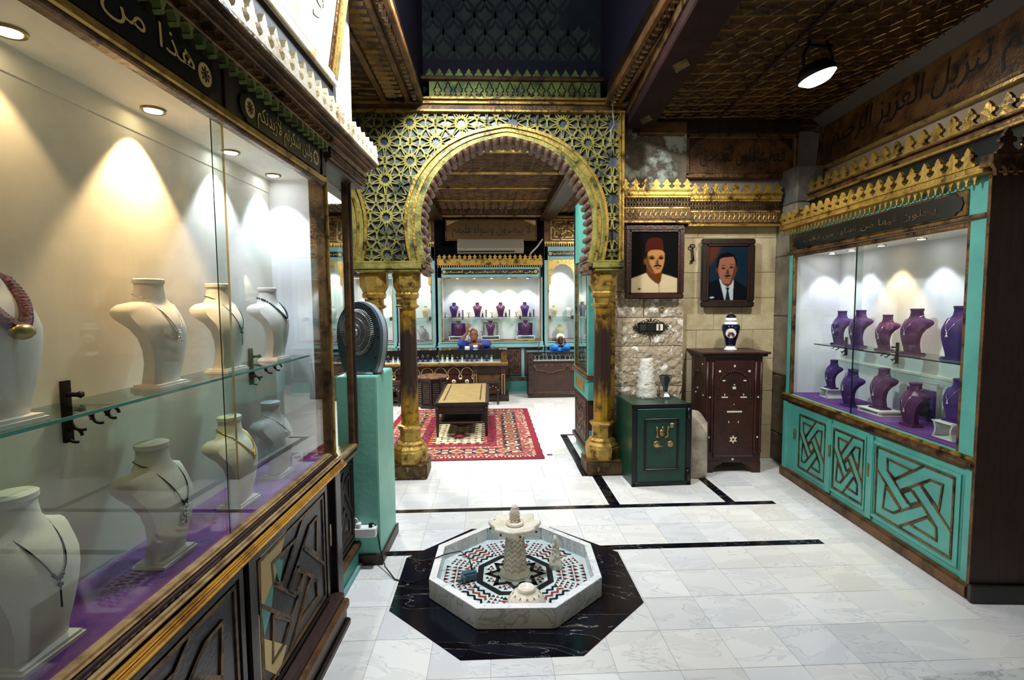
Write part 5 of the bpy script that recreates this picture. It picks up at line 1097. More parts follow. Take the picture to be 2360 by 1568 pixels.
for sg in (1, -1):
    for q in range(4): an_.ball((sg * .155, -.214, .80 - .035 * q), .011, 6)
an_.o('bead_arch', 'wood_dark', d, True)
inl = []
for x, z, sx, sz in ((0, 1.04, .008, .01), (-.14, .99, .01, .01), (.14, .99, .01, .01), (-.09, .74, .03, .006), (.09, .74, .03, .006), (-.09, .765, .004, .009), (.09, .765, .004, .009), (-.02, .60, .045, .008), (.05, .60, .028, .008), (-.045, .5, .004, .01), (.045, .5, .004, .01), (0, .67, .004, .004), (-.1, .9, .014, .006), (.1, .9, .014, .006), (0, .83, .016, .012), (0, .86, .006, .006), (-.23, .74, .006, .007), (.23, .74, .006, .007), (-.23, .35, .006, .007), (.23, .35, .006, .007), (0, .135, .009, .009)):
    B().prism([(x - sx, z - sz), (x + sx, z - sz), (x + sx, z + sz), (x - sx, z + sz)], 'y', -.2145, -.2).o('bone_inlay', 'bone', d)
B().prism([((.042 if q % 2 == 0 else .022) * math.cos(PI * q / 6 + PI / 2), .33 + (.042 if q % 2 == 0 else .022) * math.sin(PI * q / 6 + PI / 2)) for q in range(12)], 'y', -.2145, -.21).o('star_motif', 'bone', d)
B().prism([((.012) * math.cos(PI * q / 3), .33 + .012 * math.sin(PI * q / 3)) for q in range(6)], 'y', -.2155, -.214).o('star_centre', 'wood_red', d)
B().box(-.19, .19, -.216, -.2, .155, .172).o('door_rail', 'wood_brown', ic, bev=.003)
sa = B()
for k_ in range(16):
    a = PI * k_ / 15; sa.ball((-.272, .0 + .13 * math.cos(a), .83 + .14 * math.sin(a)), .011, 6)
sa.o('side_bead_arch', 'wood_dark', ic, True)
for y, z in ((-.12, 1.05), (0, .97), (.0, .55), (-.15, .75), (.05, .75), (0, .8)): B().ball((-.272, y, z), .009, 6).o('side_inlay', 'bone', ic)
vs_ = thing('ginger_jar', 'cobalt and white porcelain lidded jar standing on dark cabinet', 'vase', (2.36, 4.93, 1.1755), math.radians(-24))
B().lathe([(.06, 0), (.062, .012), (.046, .024), (.042, .04)], 24).o('foot', 'white_gloss', vs_, True)
B().lathe([(.042, .04), (.05, .08), (.068, .14), (.083, .2), (.085, .23), (.075, .255)], 24).o('body', 'cobalt', vs_, True); B().lathe([(.0755, .2545), (.06, .272), (.045, .28), (.043, .292)], 24).o('shoulder', 'white_gloss', vs_, True)
B().lathe([(.055, .29), (.057, .3), (.05, .305), (.052, .318)], 24).o('lid_rim', 'white_gloss', vs_, True); B().lathe([(.05, .318), (.044, .335), (.03, .348), (.014, .354)], 24).o('lid', 'cobalt', vs_, True); B().ball((0, 0, .362), .013, 10).o('knob', 'chain_gold', vs_, True)
for rr, m, e in ((.052, 'chain_gold', .0), (.047, 'white_gloss', .001)):
    pts = [(0 + rr * math.cos(2 * PI * q / 24), .17 + rr * .98 * math.sin(2 * PI * q / 24)) for q in range(24)]; rv = lambda z: .042 + (.083 - .042) * min(1, (z - .03) / .17)
    B().add([(x, -math.sqrt(max(0, (rv(z) + .003 + e) ** 2 - x * x)), z) for x, z in pts] + [(0, -rv(.17) - .005 - e, .17)], [(q, (q + 1) % 24, 24) for q in range(24)]).o('medallion', m, vs_, True)
for x, z, m, r in ((-.012, .17, 'paint_lip', .014), (.014, .165, 'paint_blue', .014), (.0, .19, 'paint_shirt', .016), (.02, .15, 'paint_shade', .014), (-.02, .15, 'well_motif', .013)): B().ball((x, -.0835 - (.0 if z > .16 else -.003), z), r, 8, (1, .35, 1)).o('painted_figure', m, vs_, True)
# ================================================================== BACK ROOM
# rug: knotted pattern as flat print on a woven slab
RX0, RX1, RY0, RY1 = -1.36, .56, 5.31, 7.93
def hsh(i, j): 
    n = math.sin(i * 127.1 + j * 311.7) * 43758.5453; return n - math.floor(n)
def rug_col(x, y):
    W_, H_ = RX1 - RX0, RY1 - RY0; dx, dy = min(x - RX0, RX1 - x), min(y - RY0, RY1 - y); d = min(dx, dy)
    along = y if dx < dy else x; i, j = int(x / .02), int(y / .02); h = hsh(i, j)
    crim, navy, rust, cream, green, rose = '#7c0f28', '#201d34', '#94412e', '#d2c7a2', '#565a36', '#9c4c4c'
    cx, cy = (RX0 + RX1) / 2, (RY0 + RY1) / 2
    if d < .075: return crim
    if d < .11: return cream if int(along / .022) % 2 == 0 and h > .3 else crim
    if d < .2: return (green, rose, crim, cream, navy)[int(h * 4.99)] if int(along / .03 + d / .03) % 2 else rose
    if d < .44:
        m = along % .26 - .13; q = (d - .32); r = math.hypot(m * 1.0, q * 1.0); r2 = abs(m) + abs(q)
        if r2 < .03: return crim
        if r2 < .05: return '#c9702f'
        if r2 < .075: return rust if int(math.atan2(q, m) * 4) % 2 else green
        if r2 < .09: return cream
        if abs(q) > .105: return rust
        if abs(abs(m) - .115) < .02 and abs(q) < .07: return rose if abs(q) < .035 else cream
        return navy if h > .18 else rust
    if d < .5: return (rose, green, cream, rust)[int(h * 3.99)] if int(along / .024) % 2 else rose
    # field: cream ground with a saw-edged crimson frame and medallions
    saw = .5 + .10 + .05 * (1 if int(along / .05) % 2 else .35)
    if d < saw: return crim if h > .25 else (navy if h > .1 else rose)
    if d < saw + .035: return navy if int(along / .05) % 2 else '#c9702f'
    u, v = (x - cx), (y - cy) % .62 - .31; r = abs(u) * 1.1 + abs(v)
    if r < .05: return '#c9702f'
    if r < .12: return crim
    if r < .15 + .02 * (int(math.atan2(v, u) * 5) % 2): return navy
    f = math.sin(u * 38) * math.sin(v * 31)
    if f > .72: return green
    if f < -.78: return crim
    if abs(math.sin(u * 22 + v * 17)) < .08: return navy
    return cream
NXr, NYr = 150, 204; vs = []; fs = []; cols = []
for j in range(NYr + 1):
    for i in range(NXr + 1):
        e = .004 * math.sin(j * .33) if i in (0, NXr) else 0
        vs.append((RX0 + (RX1 - RX0) * i / NXr + e, RY0 + (RY1 - RY0) * j / NYr, .009))
for j in range(NYr):
    for i in range(NXr):
        fs.append((j * (NXr + 1) + i, j * (NXr + 1) + i + 1, (j + 1) * (NXr + 1) + i + 1, (j + 1) * (NXr + 1) + i)); cols.append(rgb(rug_col(RX0 + (RX1 - RX0) * (i + .5) / NXr, RY0 + (RY1 - RY0) * (j + .5) / NYr)))
me = bpy.data.meshes.new('pile'); me.from_pydata(vs, [], fs); me.materials.append(MATS['rug_wool'])
ca = me.color_attributes.new('col', 'FLOAT_COLOR', 'CORNER'); ca.data.foreach_set('color', [c for q in cols for _ in range(4) for c in q])
rug = thing('patterned_rug', 'crimson bordered oriental rug under low table', 'rug'); link('pile', me, rug); B().box(RX0 + .006, RX1 - .006, RY0 + .002, RY1 - .002, .0008, .0088).o('backing', 'wood_red', rug)
tag(B().box(.60, .66, 5.44, 5.475, .0008, .004).o('cloth_scrap', 'purple_velvet', None), 'tiny purple scrap lying on marble beside rug corner', 'scrap')
# coffee table
ct = thing('coffee_table', 'low dark wood table with tan leather top standing on rug', 'table', (-.365, 6.99, .0092), 0, None, (1, 1, 1.06))
B().box(-.335, .335, -.78, .78, .37, .405).o('top', 'wood_dark', ct, bev=.012, seg=2)
tp = B().box(-.29, .29, -.75, .73, .404, .412).o('leather_top', 'leather_tan', ct, bev=.003)
for sg in (1, -1): B().box(sg * .225 - .006, sg * .225 + .006, -.62, .62, .411, .416).o('fold', 'leather_brown', tp)
for y in (-.72, .72): B().box(-.29, .29, y - .012, y + .012, .27, .37).o('apron', 'wood_dark', ct)
for x in (-.305, .305): B().box(x - .012, x + .012, -.72, .72, .27, .37).o('apron', 'wood_dark', ct)
g = B()
for i in range(28):
    x = -.27 + i * .02
    for s_ in (1, -1): g.bar((x - .012 * s_, -.735, .29), (x + .012 * s_, -.735, .355), .004, .004, (0, 1, 0))
g.o('lattice_apron', 'wood_brown', ct, kind='stuff'); B().box(-.29, .29, -.742, -.732, .355, .37).box(-.29, .29, -.742, -.732, .272, .286).o('apron_rail', 'wood_dark', ct)
for x in (-.3, .3):
    for y in (-.73, .73): B().lathe([(.013, 0), (.021, .17), (.026, .205), (.018, .215), (.029, .235), (.018, .25), (.026, .27), (.026, .385)], 12, (x, y, 0)).o('leg', 'wood_dark', ct, True)
B().box(-.29, .29, -.72, .72, .15, .172).o('lower_shelf', 'wood_dark', ct, bev=.004)
# octagonal table
ot = thing('octagonal_table', 'octagonal pierced mashrabiya side table with mottled brown top', 'table', (-.945, 8.22, 0))
k8 = 1 / math.cos(PI / 8)
mat('table_brown', '#5a4030', .5, 0, '#8c6a4c', 14, .45, .62, .3, 40)
B().lathe([(.235 * k8, .475), (.245 * k8, .485), (.245 * k8, .5), (.23 * k8, .508)], 8, ph=PI / 8).o('top', 'table_brown', ot)
B().lathe([(.185 * k8, .06), (.185 * k8, .47)], 8, ph=PI / 8).o('core', 'matte_black', ot)
for k in range(8):
    a = k * PI / 4 + PI / 8; c = Vector((math.cos(a), math.sin(a))); s = Vector((-c.y, c.x)); hw = .2 * math.tan(PI / 8)
    B().tube([(c.x * 0 + .2 * k8 * math.cos(a + PI / 8), .2 * k8 * math.sin(a + PI / 8), 0), (.2 * k8 * math.cos(a + PI / 8), .2 * k8 * math.sin(a + PI / 8), .475)], .016, 6).o('corner_post', 'wood_dark', ot)
    M = FM((c.x * .2, c.y * .2, 0), (s.x, s.y, 0), (0, 0, 1)); g = B()
    for z in (.03, .445): g.box(-hw, hw, z - .02, z + .03, -.008, .008)
    for i in range(6): x = -hw + .03 + i * (2 * hw - .06) / 5; g.box(x - .0035, x + .0035, .05, .44, -.006, .006)
    for j in range(11): z = .08 + j * .033; g.box(-hw, hw, z - .0045, z + .0045, -.005, .007)
    g.xf(M).o('pierced_panel', 'wood_dark', ot)
    pb = B()
    for i in range(5):
        for j in range(10): pb.ball((-hw + .03 + (i + .5) * (2 * hw - .06) / 5, .0965 + j * .033, .004), .0042, 4)
    pb.xf(M).o('pearl_inlay', 'bone', ot, kind='stuff')
# stools
def wood_stool(label, x, y):
    t = thing('leather_stool', label, 'stool', (x, y, 0), 0, 'leather topped stools at the counter')
    B().box(-.17, .17, -.14, .14, .34, .40).o('seat', 'leather_brown', t, bev=.025, seg=2); B().box(-.15, .15, -.12, .12, .25, .34).o('carved_frame', 'wood_dark', t)
    for sx in (1, -1):
        for sy in (1, -1): B().lathe([(.012, 0), (.02, .05), (.022, .1), (.014, .115), (.024, .15), (.016, .17), (.024, .2), (.024, .27)], 10, (sx * .13, sy * .10, 0)).o('leg', 'wood_dark', t, True)
    for sy in (1, -1): B().box(-.12, .12, sy * .1 - .012, sy * .1 + .012, .09, .115).o('stretcher', 'wood_dark', t)
    for q in range(5): B().ball((-.1 + .05 * q, -.124, .29 + .02 * (q % 2)), .007, 6).o('bone_inlay', 'bone', t)
wood_stool('brown leather topped stool by the end pillar of arcaded counter', -.02, 8.38); wood_stool('brown leather topped stool half hidden behind gilded columns', -1.62, 8.36)
# ------------------------------------------------------------------ arcaded counter
X0, X1, FY = -2.05, .27, 8.58
cn = thing('arcaded_counter', 'dark wood jewellery counter with arcaded front and glass ring case', 'counter', (0, 0, 0))
B().box(X0, X1 - .02, FY + .04, 9.08, .0, .61).o('body', 'wood_brown', cn); B().box(X0, X1 + .03, FY - .02, 9.10, .0, .11).o('plinth', 'wood_dark', cn, bev=.006)
B().box(X0, X1 + .02, FY - .035, 9.1, .605, .645).o('gilt_rail', 'gold_wood', cn, bev=.006); B().box(X0, X1 + .02, FY - .03, 9.1, .64, .665).o('gilt_rail', 'gold', cn, bev=.004)
B().box(X0, X1 - .1, FY + .0, 9.06, .664, .672).o('case_floor', 'white', cn); B().box(X0, X1, 9.04, 9.07, .66, .87).o('case_back', 'wood_brown', cn)
B().box(X1 - .095, X1, FY - .005, 9.09, .66, .872).o('end_post', 'gold_dark', cn, bev=.003)
B().box(X0, X1 - .1, FY, FY + .005, .667, .87).o('front_glass', 'glass', cn); B().box(X0 - .01, X1 + .01, FY - .01, 9.1, .872, .881).o('top_glass', 'glass_top', cn)
for x in (-1.25, -.87): B().box(x - .004, x + .004, FY, FY + .008, .667, .87).o('glass_joint', 'brass', cn)
xs = [-.405 - .222 * i for i in range(8)]
for x in xs:
    a = B().box(x - .085, x + .085, FY + .025, FY + .045, .12, .45).prism(ell(x, .47, .085, .095, 16, 0, PI), 'y', FY + .025, FY + .045).o('arch_panel', 'wood_red', cn)
    B().tube([(x + .1 * math.cos(q * PI / 14), FY + .022, .47 + .11 * math.sin(q * PI / 14)) for q in range(15)], .006, 5).tube([(x + .1, FY + .022, .47), (x + .082, FY + .022, .42), (x + .09, FY + .022, .38)], .005, 5).tube([(x - .1, FY + .022, .47), (x - .082, FY + .022, .42), (x - .09, FY + .022, .38)], .005, 5).o('arch_inlay', 'cream_inlay', a, True)
    B().tube([(x, FY + .012, .345), (x, FY + .028, .345)], .033, 16).o('medallion', 'bone', a, True); B().tube([(x, FY + .009, .345), (x, FY + .02, .345)], .017, 10).o('medallion_centre', 'reed_brown', a)
    B().lathe([(.022, .12), (.022, .36), (.03, .37), (.03, .385)], 8, (x + .111, FY + .03, 0)).o('colonnette', 'wood_red', cn, True); B().box(x + .09, x + .132, FY + .005, FY + .03, .385, .41).o('colonnette_cap', 'bone', cn)
for x in (-.265, .205):
    B().box(x - .04, x + .04, FY - .01, FY + .05, .11, .61).o('pilaster', 'wood_brown', cn, bev=.003)
    for sg in (1, -1): B().box(x + sg * .022 - .003, x + sg * .022 + .003, FY - .014, FY - .008, .12, .46).o('inlay_line', 'cream_inlay', cn)
    B().box(x - .022, x + .022, FY - .014, FY - .008, .455, .461).o('inlay_line', 'cream_inlay', cn); B().box(x - .05, x + .05, FY - .02, FY + .05, .56, .605).o('pilaster_cap', 'wood_dark', cn, bev=.003)
B().box(-.22, .16, FY + .0, FY + .04, .47, .6).o('carved_band', 'wood_dark', cn); B().box(-.22, .16, FY + .02, FY + .04, .12, .46).o('end_panel', 'gold_wood', cn)
# ring stands inside the case
RS = {}
def ring_stand(x, y, z, v, label, group):
    if v not in RS:
        pm = 'purple_velvet' if v % 2 else 'white'
        a = B().lathe([(.02, 0), (.02, .008), (.013, .014), (.012, .05), (.008, .056)], 8).mesh('cone', pm); RS[v] = (a, B().tube([(.012 * math.cos(q * PI / 5), .002, .062 + .014 * math.sin(q * PI / 5)) for q in range(10)], .0035, 5, True).mesh('ring', 'jewel'), B().ball((0, 0, .08), .008, 6).mesh('stone', 'jewel'))
    t = thing('ring_stand', label, 'ring stand', (x, y, z), RND.uniform(-.4, .4), group, RND.uniform(.95, 1.5))
    link('cone', RS[v][0], t); link('ring', RS[v][1], t); link('stone', RS[v][2], t)
i = 0
for x in [-1.98 + .083 * q for q in range(25)]:
    ring_stand(x, FY + .08 + RND.uniform(0, .05), .6725, i % 2 if i % 5 else (i + 1) % 2, ('small purple ring stand in glass case of arcaded counter' if (i % 2 if i % 5 else (i + 1) % 2) else 'small white ring stand in glass case of arcaded counter'), 'ring stands in the arcaded counter'); i += 1
# ------------------------------------------------------------------ brown counters with ogee apron
def brown_counter(label, x0, x1, y0, mx):
    t = thing('glass_counter', label, 'counter', (0, 0, 0))
    B().box(x0 + .07, x1, y0 + .03, y0 + .4, .07, .62).o('body', 'wood_brown', t); B().box(x0, x1, y0, y0 + .42, .0, .075).o('plinth', 'wood_dark', t, bev=.006); B().box(x0 + .08, x1, y0 + .02, y0 + .04, .085, .1).o('base_bead', 'reed_brown', t)
    for sx in ((x0, x0 + .085),) if mx > 0 else ((x1 - .085, x1),): B().box(sx[0], sx[1], y0, y0 + .42, .05, .79).o('corner_post', 'wood_brown', t, bev=.006); [B().box(sx[0] + .02, sx[1] - .02, y0 - .004, y0 + .01, .2 + .09 * q, .26 + .09 * q).o('carved_boss', 'wood_dark', t, bev=.008) for q in range(6)]
    B().box(x0 + .07, x1, y0 + .0, y0 + .42, .62, .65).o('sill', 'wood_brown', t, bev=.004); B().box(x0 + .09, x1, y0 + .03, y0 + .39, .65, .656).o('case_floor', 'white', t)
    B().box(x0 - .005, x1, y0 - .01, y0 + .43, .785, .80).o('top_rail', 'wood_dark', t, bev=.003); B().box(x0 - .01, x1 + .01, y0 - .015, y0 + .435, .80, .808).o('top_glass', 'glass_top', t); B().box(x0 + .085, x1, y0 + .006, y0 + .011, .652, .786).o('front_glass', 'glass', t); B().box(x0 + .085, x1, y0 + .4, y0 + .405, .652, .786).o('rear_glass', 'glass', t)
    w_ = (x1 - x0 - .09); q = []
    for k in range(41):
        f = k / 40; a = f * 2 % 1; q.append((x0 + .085 + w_ * f, .50 - .035 * math.sin(PI * a) * (1) - (.02 if abs(a - .5) < .1 else 0) + (.05 if a < .06 or a > .94 else 0)))
    B().prism([(x0 + .085, .61), (x1, .61)][::-1] + q, 'y', y0 + .008, y0 + .03).o('ogee_apron', 'wood_brown', t); B().tube([(x, y0 + .006, z) for x, z in q], .006, 5).o('apron_edge', 'reed_brown', t, True)
    g = B()
    for k in range(12):
        x = x0 + .12 + w_ * k / 12.5; g.tube([(x + .02 * math.cos(j * .9), y0 + .006, .565 + .02 * math.sin(j * .9) + .002 * j) for j in range(8)], .0045, 4)
    g.o('carved_vine', 'reed_brown', t, kind='stuff')
brown_counter('brown carved counter with glass top before girl in headscarf', .65, 1.95, 8.83, 1); brown_counter('brown carved counter with glass top seen past the fan', -3.5, -2.2, 8.83, -1)
ES = B()
for sg in (1, -1): ES.tube([(0, 0, .02), (sg * .004, 0, .05), (sg * .018, 0, .078), (sg * .026, 0, .072)], .003, 5)
es_stem = ES.lathe([(.014, 0), (.014, .005), (.004, .012), (.003, .02)], 8).mesh('stand', 'white_gloss'); es_d = B().ball((.026, 0, .066), .006, 6).ball((-.026, 0, .066), .006, 6).mesh('earring', 'jewel')
es_dark = ES.mesh('stand', 'iron')
def earring(x, y, z, label, group, dark=False, s=1.2):
    t = thing('earring_stand', label, 'earring stand', (x, y, z), RND.uniform(-.5, .5), group, s); link('stand', es_dark if dark else es_stem, t); link('earring', es_d, t)
for k in range(14): earring(.78 + .075 * k + RND.uniform(-.015, .015), 8.90 + RND.uniform(0, .12), .6565, 'small white forked earring stand in counter before girl in headscarf', 'earring stands by the girl')
for k in range(6): earring(-2.95 + .09 * k, 8.93 + RND.uniform(0, .1), .6565, 'small white forked earring stand in counter seen past the fan', 'earring stands past the fan')
# ------------------------------------------------------------------ teal wall cases of the back wall
YB = 9.75
def low_cabinet(x0, x1, parent):
    B().box(x0, x1, 9.52, 10.1, .0, .22).o('kick_board', 'teal', parent); B().box(x0, x1, 9.48, 9.56, .22, .265).o('gilt_plinth', 'gold_dark', parent, bev=.006); B().box(x0, x1, 9.56, 10.1, .26, .84).o('low_cabinet', 'teal_pale', parent)
    n = max(1, round((x1 - x0) / .42)); w_ = (x1 - x0) / n
    for i in range(n): knot_panel(parent, faceB((x0 + w_ * (i + .5), 9.55, .55)), w_ - .06, .54, 'wood_red', 'reed_brown', 'low_door', lw=.012)
    B().box(x0, x1, 9.5, 10.1, .835, .87).o('ledge', 'teal_pale', parent, bev=.004); B().box(x0, x1, 9.66, YB + .02, .87, .93).o('lower_rail', 'teal_pale', parent, bev=.004); B().box(x0 + .05, x1 - .05, 9.66, 9.7, .898, .91).o('rail_bead', 'teal', parent)
def glass_bay(parent, x0, x1, z0, z1):
    B().box(x0 - .04, x1 + .04, 10.08, 10.1, z0 - .05, z1 + .1).o('back_panel', 'white_wall', parent); B().box(x0, x1, YB, 10.09, z0 - .03, z0).o('purple_floor', 'purple_cloth', parent)
    B().box(x0, x1, YB, 10.09, z1, z1 + .03).o('case_ceiling', 'cream', parent)
    for x, e in ((x0, -.02), (x1, .0)): B().box(x + e, x + e + .02, YB, 10.09, z0 - .03, z1 + .03).o('side_panel', 'white_wall', parent)
    B().box(x0, x1, YB - .002, YB + .002, z0, z1).o('glass_pane', 'glass', parent)
def shelf_in(parent, x0, x1, z):
    B().box(x0 + .02, x1 - .02, YB + .08, 10.07, z - .006, z).o('glass_shelf', 'shelf_glass', parent)
    for f in ((.2, .8) if x1 - x0 > 1 else (.1, .9)): B().box(x0 + (x1 - x0) * f - .006, x0 + (x1 - x0) * f + .006, YB + .06, 10.07, z - .05, z + .02).o('shelf_bracket', 'iron', parent)
cc = thing('glazed_case', 'wide teal wall case with gilt crest behind man in blue', 'showcase')
low_cabinet(-.99, 1.0, cc); glass_bay(cc, -.905, .945, .955, 2.14); shelf_in(cc, -.905, .945, 1.395)
for x0, x1 in ((-.985, -.905), (.945, .995)): B().box(x0, x1, YB - .03, YB + .03, .93, 2.34).o('stile', 'teal_pale', cc, bev=.004)
B().box(-.985, .995, YB - .03, YB + .03, 2.14, 2.34).o('fascia', 'teal_pale', cc, bev=.004)
for x0, x1, z0, z1 in ((-.92, .96, 2.13, 2.15), (-.92, .96, .935, .958), (-.925, -.90, .94, 2.15), (.94, .965, .94, 2.15)): B().box(x0, x1, YB - .042, YB, z0, z1).o('gilt_bead', 'gold', cc, bev=.003)
cartouche(cc, faceB((.005, YB - .032, 2.25)), 1.84, .095, 'وفي الأرض ايات للموقنين وفي أنفسكم')
drops(cc, faceB((-.985, YB - .045, 2.4)), 1.98, .042, .075, 'gold_bright'); B().box(-.985, .995, YB - .07, YB + .05, 2.375, 2.40).o('crest_rail', 'gold', cc); B().box(-.985, .995, YB - .06, YB + .05, 2.395, 2.48).o('crest_rail', 'gold', cc, bev=.004)
cresting(cc, faceB((-.985, YB - .055, 2.478)), 1.98, .094, .095, 'gold', .02)
for i, (x, wm) in enumerate(((-.62, False), (-.3, True), (.03, False), (.36, True), (.72, False))):
    lamp('case_spot_light', 'SPOT', (x, 9.85, 2.12), 22 if wm else 15, WARM if wm else (.82, .86, 1), (x, 10.02, 1.2), .02, 80, .5)
    spot_fitting((x, 9.85, 2.139), 'recessed spot lamp in wide teal wall case', 'spot lamps of the wide wall case', .03, wm)
G = 'busts in the wide wall case'
for lab, x, m in (('purple bust with diamond necklace, end of shelf by cable', .67, 'purple_velvet'), ('plum bust with diamond necklace beside purple end bust', .2, 'plum_velvet'), ('plum bust with diamond necklace in warm light over waving man', -.25, 'plum_velvet'), ('purple bust with diamond necklace at column side of shelf', -.7, 'purple_velvet')):
    bust(lab, (x, 9.96, 1.3955), 0, m, 'diamond', .8, G)
    earring(x - .17, 9.92, 1.3955, 'dark forked earring stand beside bust on wide case shelf', 'dark earring stands', True); ring_stand(x + .1, 9.9, 1.3955, 1, 'tiny purple ring stand between busts on wide case shelf', 'ring stands on wide case shelf')
    b = B().box(-.011, .011, -.01, .01, 0, .14).box(-.011, .011, -.014, -.01, .04, .1).o('bracelet_holder', 'purple_velvet', None); b.location = (x + .17, 9.92, 1.3955); tag(b, 'narrow purple bracelet holder standing on wide case shelf', 'holder', 'bracelet holders')
for lab, x, nk in (('plum bust with pearl string before open box behind waving man', -.62, 'pearls'), ('plum bust with pendant before framed grey backboard', .0, 'diamond'), ('plum bust with cluster choker before open box by cable', .68, 'choker')):
    st = thing('display_stand', 'white open frame stand under plum bust, %s' % ('behind the waving man' if x < -.3 else 'before grey backboard' if x < .3 else 'nearest the hanging cable'), 'stand', (x, 9.92, .9565))
    B().box(-.18, .18, -.08, .08, .062, .075).o('top', 'white', st); [B().box(sg * .17 - .008, sg * .17 + .008, -.08, .08, 0, .064).o('side', 'white', st) for sg in (1, -1)]; B().box(-.17, .17, -.08, .08, 0, .008).o('foot', 'white', st)
    bust(lab, (x, 9.91, 1.0325), 0, 'plum_velvet', nk, .84, G)
    if abs(x) > .3:
        bx = thing('jewellery_box', 'open purple jewellery box behind plum bust, %s' % ('near the waving man' if x < 0 else 'near the hanging cable'), 'box', (x, 10.0, 1.0325)); B().box(-.14, .14, -.01, .01, 0, .24).o('lid', 'purple_velvet', bx, bev=.003); B().box(-.11, .11, -.013, -.008, .02, .2).o('lining', 'plum_velvet', bx); B().box(-.14, .05, .012, .03, 0, .29).o('outer_sleeve', 'suede_grey', bx)
    else:
        bx = thing('backboard', 'grey framed display backboard with script behind plum bust', 'board', (x, 10.008, .9565)); B().box(-.17, .17, 0, .012, 0, .40).o('board', 'suede_grey', bx)
        for x0, x1, z0, z1 in ((-.135, -.125, .03, .33), (.125, .135, .03, .33), (-.135, .135, .32, .33)): B().box(x0, x1, -.004, 0, z0, z1).o('border_line', 'chain_dark', bx)
        lettering('Elbob', .1, .035, 'letter_dark', bx, faceB((0, -.001, .365)), arabic=False, slant=.4) if False else B().tube([(-.05 + .01 * q, -.002, .362 + .012 * math.sin(q * 1.9)) for q in range(11)], .003, 4).o('script_mark', 'letter_dark', bx, True)
    earring(x - .16, 9.88, 1.0325, 'dark forked earring stand beside plum bust in lower row', 'dark earring stands', True)
# arched cases
def arched_case(label, x0, x1, text, arch=True, top=True, sid=''):
    t = thing('glazed_case', label, 'showcase'); g0, g1 = x0 + .07, x1 - .07; zt = 2.44 if arch else 2.14
    low_cabinet(x0, x1, t); glass_bay(t, g0, g1, .955, zt); shelf_in(t, g0, g1, 1.39)
    for a, c in ((x0, g0), (g1, x1)): B().box(a, c, YB - .03, YB + .03, .93, 2.72).o('stile', 'teal_pale', t, bev=.004)
    B().box(x0, x1, YB - .03, YB + .03, zt + .02, 2.72).o('fascia', 'teal_pale', t, bev=.004); B().box(g0 - .01, g1 + .01, YB - .042, YB, .935, .958).o('gilt_bead', 'gold_bright', t, bev=.003)
    for x in (g0, g1 - .012): B().box(x, x + .012, YB - .04, YB, .94, 1.9).o('gilt_bead', 'gold_bright', t)
    if arch:
        cx, hw = (g0 + g1) / 2, (g1 - g0) / 2
        for sg in (1, -1):
            inner = [(cx + sg * hw * .93, 1.86), (cx + sg * hw * .93, 1.98), (cx + sg * hw * .8, 2.02), (cx + sg * hw * .8, 2.12)] + [(cx + sg * hw * .8 * math.cos(q * PI / 16), 2.12 + .27 * math.sin(q * PI / 16)) for q in range(1, 9)]
            B().prism([(cx + sg * hw, 1.86)] + inner + [(cx, zt + .03), (cx + sg * hw, zt + .03)], 'y', YB - .04, YB - .01).o('gilt_spandrel', 'gold_bright', t)
    cartouche(t, faceB(((x0 + x1) / 2, YB - .032, 2.585)), x1 - x0 - .1, .1, text)
    if top:
        drops(t, faceB((x0, YB - .045, 2.8)), x1 - x0, .042, .08, 'gold_bright'); B().box(x0, x1, YB - .06, YB + .05, 2.775, 2.81).o('crest_rail', 'gold', t)
        knot_panel(t, faceB(((x0 + x1) / 2 + .03, YB - .03, 3.03)), .58, .44, 'gold_wood', 'gold_bright', 'gilt_panel', lw=.02); B().box(x0, x1, YB - .05, YB + .05, 3.25, 3.28).o('head_moulding', 'gold', t)
        B().box(x0, x1, YB - .028, YB + .05, 2.72, 3.3).o('gilt_back', 'gold_wood', t)
    cxm = (x0 + x1) / 2; lamp('case_spot_light', 'SPOT', (cxm, 9.9, zt - .04), 26, (.93, .97, 1), (cxm, 10.0, 1.2), .03, 90, .6)
    return t
arched_case('narrow arched teal wall case behind girl in headscarf', 1.03, 1.72, 'إنا فتحنا لك فتحا مبينا')
arched_case('narrow arched teal wall case between gilded column and wide case', -1.73, -1.03, 'ربنا افتح بيننا')
arched_case('narrow arched teal wall case seen past the table fan', -3.36, -2.66, 'نصر من الله وفتح')
arched_case('plain teal wall case glimpsed between the paired columns', -2.64, -1.76, 'وفتح قريب', arch=False)
for x0 in (1.74,): arched_case('teal wall case mostly hidden behind the alcove wall', 1.74, 2.6, 'والحمد لله', arch=False)
G = 'pale busts in the narrow wall cases'
for lab, x, z, m, nk, s in (('small beige bust on shelf over girl, wearing dark pendant', 1.24, 1.3905, 'suede_beige', 'fine', .62), ('small white bare bust on shelf over girl in headscarf', 1.54, 1.3905, 'suede', None, .62), ('small cream bare bust directly behind head of girl', 1.36, .9565, 'suede_beige', None, .8), ('small beige bust with silver pendant on shelf beside gilded column', -1.25, 1.3905, 'suede_beige', 'pendant', .66), ('grey bust turned aside beside gilded column, lower row', -1.32, .9565, 'suede_grey', 'pendant', .8), ('small white bust on shelf seen past the fan', -3.02, 1.3905, 'suede', None, .68), ('grey bust in lower row seen past the fan', -3.0, .9565, 'suede_grey', None, .7)):
    bust(lab, (x, 9.95, z), .5 if 'turned' in lab else 0, m, nk, s, G)
